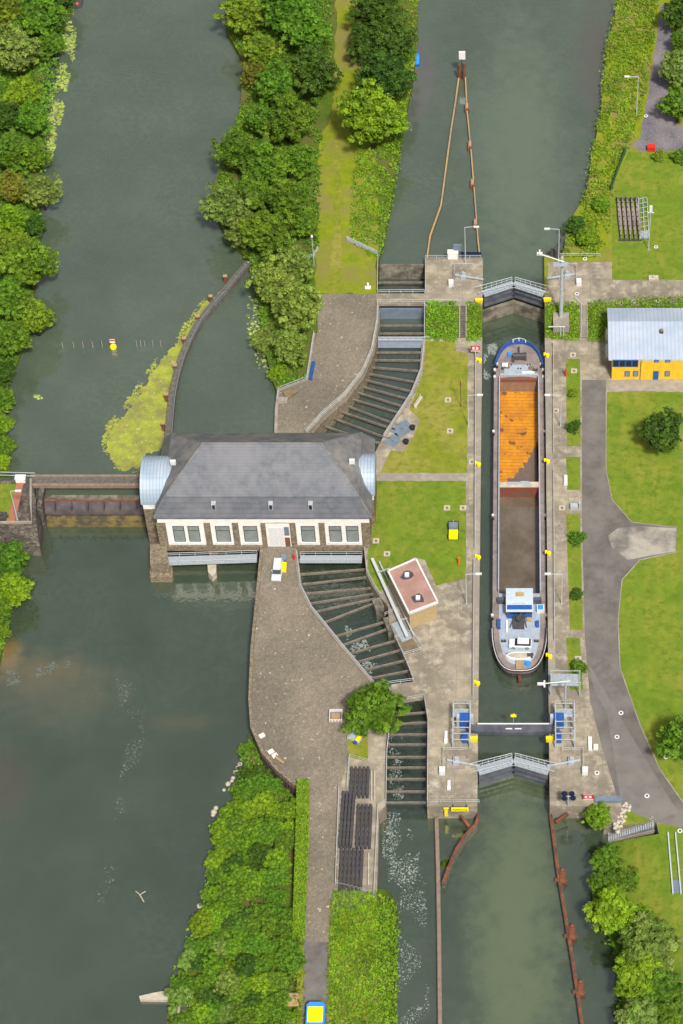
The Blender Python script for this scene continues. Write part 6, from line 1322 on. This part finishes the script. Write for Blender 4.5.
# ------------------------------------------------------------------ yellow house
zh = ZG; yS = W(0, 379.5, zh).y; xw_ = W(611.5, 379, zh).x; dep = 12.0; hgt = WY(650, 360, yS).z-zh; xe = xw_+34
c = Vector(((xw_+xe)/2, yS, zh)); o = empty('yellow_house', c, 'yellow panel clad building with blue windows and pale ribbed roof', 'building')
MB().box(xw_, xe, yS, yS+dep, zh-.5, zh+hgt).build('wall', 'yellow_cladding', o, c)
ro = W(608.5, 359.5, zh+hgt); yrd = W(0, 322, zh+hgt+2.1).y; ynb = W(0, 308, zh+hgt+.7).y; xr0 = ro.x; xr1 = xe+.7
MB().add([(xr0, ro.y, zh+hgt+.05), (xr1, ro.y, zh+hgt+.05), (xr1, yrd, zh+hgt+2.1), (xr0, yrd, zh+hgt+2.1), (xr1, ynb, zh+hgt+.7), (xr0, ynb, zh+hgt+.7), (xr0, ro.y, zh+hgt-.2), (xr1, ro.y, zh+hgt-.2), (xr1, ynb, zh+hgt+.45), (xr0, ynb, zh+hgt+.45)],
         [(0, 1, 2, 3), (3, 2, 4, 5), (6, 7, 1, 0), (0, 3, 5, 9, 6), (9, 8, 7, 6), (5, 4, 8, 9), (1, 7, 8, 4, 2)]).build('roof', 'trapezoid_roof', o, c, recalc=False)
MB().add([(xw_, yS, zh+hgt-.01), (xw_, yS+dep, zh+hgt-.01), (xw_, yrd, zh+hgt+1.9)], [(0, 1, 2)]).build('gable', 'yellow_cladding', o, c, recalc=False)
MB().tube([(xr0, yrd, zh+hgt+2.14), (xr1, yrd, zh+hgt+2.14)], .12, 6).build('ridge', 'trapezoid_roof', o, c)
MB().tube([(xr0, ro.y-.1, zh+hgt-.05), (xr1, ro.y-.1, zh+hgt-.05)], .12, 6).build('gutter', 'galvanised', o, c)
q = W(661.5, 332, zh+hgt+1.6); MB().box(q.x-.35, q.x+.35, q.y-.35, q.y+.35, q.z-.8, q.z+.5).build('chimney', 'dark_steel', o, c); MB().cyl(q.x, q.y, q.z+.5, q.z+.9, .3, .2, 8).build('chimney_cap', 'old_timber', o, c)
def hwin(pa, pb, ya_px, yb_px, mt='blue_paint', nm='window', pane=True, pm='window_glass'):
    a = WY(pa, yb_px, yS); b = WY(pb, ya_px, yS); f = MB().box(a.x, b.x, yS-.12, yS-.003, a.z, b.z).build(nm, mt, o, c)
    if pane: MB().box(a.x+.14, b.x-.14, yS-.15, yS-.123, a.z+.16, b.z-.14).build('pane', pm, f, c)
hwin(612.5, 638.5, 359.8, 366.5, pane=False)
for k in range(4):
    a = WY(613.5+k*6.3, 366, yS); b = WY(618.7+k*6.3, 360.5, yS); MB().box(a.x, b.x, yS-.15, yS-.123, a.z, b.z).build('window_band_pane', 'solar', o, c)
for pa, pb, y1_, y2_ in ((624.5, 630, 371, 376), (633, 638.3, 371, 376), (664.5, 670, 371, 376), (654, 659, 359.8, 362), (665, 670.5, 359.8, 362)): hwin(pa, pb, y1_, y2_)
hwin(652.8, 658.8, 371, 379, nm='door', pane=False); hwin(640.2, 640.8, 360, 379.3, 'dark_steel', 'downpipe', False)
for y in (332, 347): q = W(607.5, y, zh+3); one('wall_unit', MB().box(-.45, .3, -.7, .7, 0, 2.6).box(-.5, -.45, -.5, .5, .4, 2.2), 'white_paint', W(607.8, y+8, zh), ('upper' if y < 340 else 'lower')+' white unit on the left wall of the yellow house', 'unit')

# ------------------------------------------------------------------ stoplogs
def girder(L, wd, h, ribs, name='stoplog', m='girder_steel'):
    mb = MB(); mb.box(-wd*.18, wd*.18, -L/2, L/2, 0, h); return mb
def mk_log(L, wd, lb, loc, rz=0, grp='', lens=False):
    o = empty('stoplog', loc, lb, 'stoplog', grp, rz)
    if lens:
        P = []; n = 14
        for k in range(n+1): t = k/n; P.append((wd*.55*(.1+.9*math.sin(math.pi*t)), -L/2+L*t))
        for k in range(n, -1, -1): t = k/n; P.append((-wd*.18*(.2+.8*math.sin(math.pi*t)), -L/2+L*t))
        MB().prism(P, .25, 1.0).build('body', 'deck_pinkgrey', o)
        for k in range(9): y = -L/2+L*(k+.5)/9; MB().box(-.12, .12, y-.12, y+.12, 1.002, 1.03).build('hole', 'dark_hole', o)
        for y in (-L/2+.3, L/2-.3): MB().box(-wd*.45, wd*.45, y-.25, y+.25, 0, .25).build('foot', 'dark_steel', o)
    else:
        MB().box(-wd*.42, wd*.42, -L/2, L/2, .1, .25).box(-wd*.08, wd*.08, -L/2, L/2, .25, .85).build('web', 'dark_steel', o)
        MB().box(-wd*.3, wd*.3, -L/2, L/2, .85, .95).build('flange', 'girder_steel', o)
        k = max(3, int(L/1.15)); mb = MB().box(-wd*.06, wd*.06, -L/2+.05, L/2-.05, .952, 1.0)
        for i in range(k): y = -L/2+L*(i+.5)/k; mb.box(-wd*.42, wd*.42, y-.09, y+.09, .25, 1.05)
        mb.build('stiffener_rack', 'girder_steel', o)
    return o
first = None
for i in range(5):
    lb = '%s of five long spindle shaped girders from the left on the upper right lawn' % ORD[i]; q = W(619+4.6*i, 220, 0)
    if first is None: first = mk_log(12.6, .95, lb, q, R(2), 'spindle girders on the upper right lawn', True)
    else: dup(first, q, lb)
for (x0_, n_, yc_, Lp, sp_, rot, nm) in [(351.5, 5, 784, 27, 4.1, 0, 'topmost'), (342, 4, 821, 49, 3.5, -1, 'left middle'), (358, 4, 828, 38, 4.1, 0, 'right middle'), (341, 6, 871, 35, 4.1, 0, 'lowest')]:
    first = None
    for i in range(n_):
        lb = '%s stoplog girder from the left in the %s stack of the yard' % (ORD[i], nm); q = W(x0_+sp_*i, yc_, ZG+.02)
        if first is None: first = mk_log(Lp/4.4, .62, lb, q, R(rot), 'stoplogs stored in the yard')
        else: dup(first, q, lb)
for x0_, y0_, y1_, lb in ((371.5, 771, 800, 'left pale pipe lying in the stoplog yard'), (374.5, 771, 800, 'right pale pipe lying in the stoplog yard'), (368.5, 853, 885, 'pale beam lying right of the lowest stoplog stack')):
    a, b = W(x0_, y0_, ZG+.3), W(x0_, y1_, ZG+.3); c = (a+b)/2; oo = MB().tube([a, b], .16, 6).build('pipe', 'stone_pale', None, c); oo.location = c; tag(oo, lb, 'pipe')
# lattice frames beside the spindle girders
o = empty('lattice_frame', W(643.5, 220, 0), 'galvanised lattice frames lying on the upper right lawn', 'lattice frame')
for x in (-.9, 0, .9): MB().beam((x, -6, .6), (x, 6, .6), .14, .3).build('chord', 'galvanised', o)
for k in range(9): MB().beam((-.9, -5.6+k*1.4, .62), (.9, -5.0+k*1.4, .62), .1, .1).build('brace', 'galvanised', o)
MB().box(-.8, .8, -5.6, -3.6, .1, .4).build('plate', 'grating', o)
# slipway rails at the lower right
a, b, c_, d = W(668, 832, ZG+.5), W(673, 893, ZG+.5), W(675.5, 832, ZG+.5), W(681, 893, ZG+.5); c = (a+d)/2
o = empty('track', c, 'pair of pale steel rails on the grass at the lower right edge', 'track')
MB().beam(a, b, .22, .5).build('rail', 'rail_steel', o, c); MB().beam(c_, d, .22, .5).build('rail', 'rail_steel', o, c)
P = [W(672.5, 880, ZG+.1), W(680, 880, ZG+.1), W(681, 893, ZG+.1), W(673.5, 893, ZG+.1)]; MB().prism([(p.x, p.y) for p in P], ZG, ZG+.1).build('plate', 'bluish_steel', o, c)
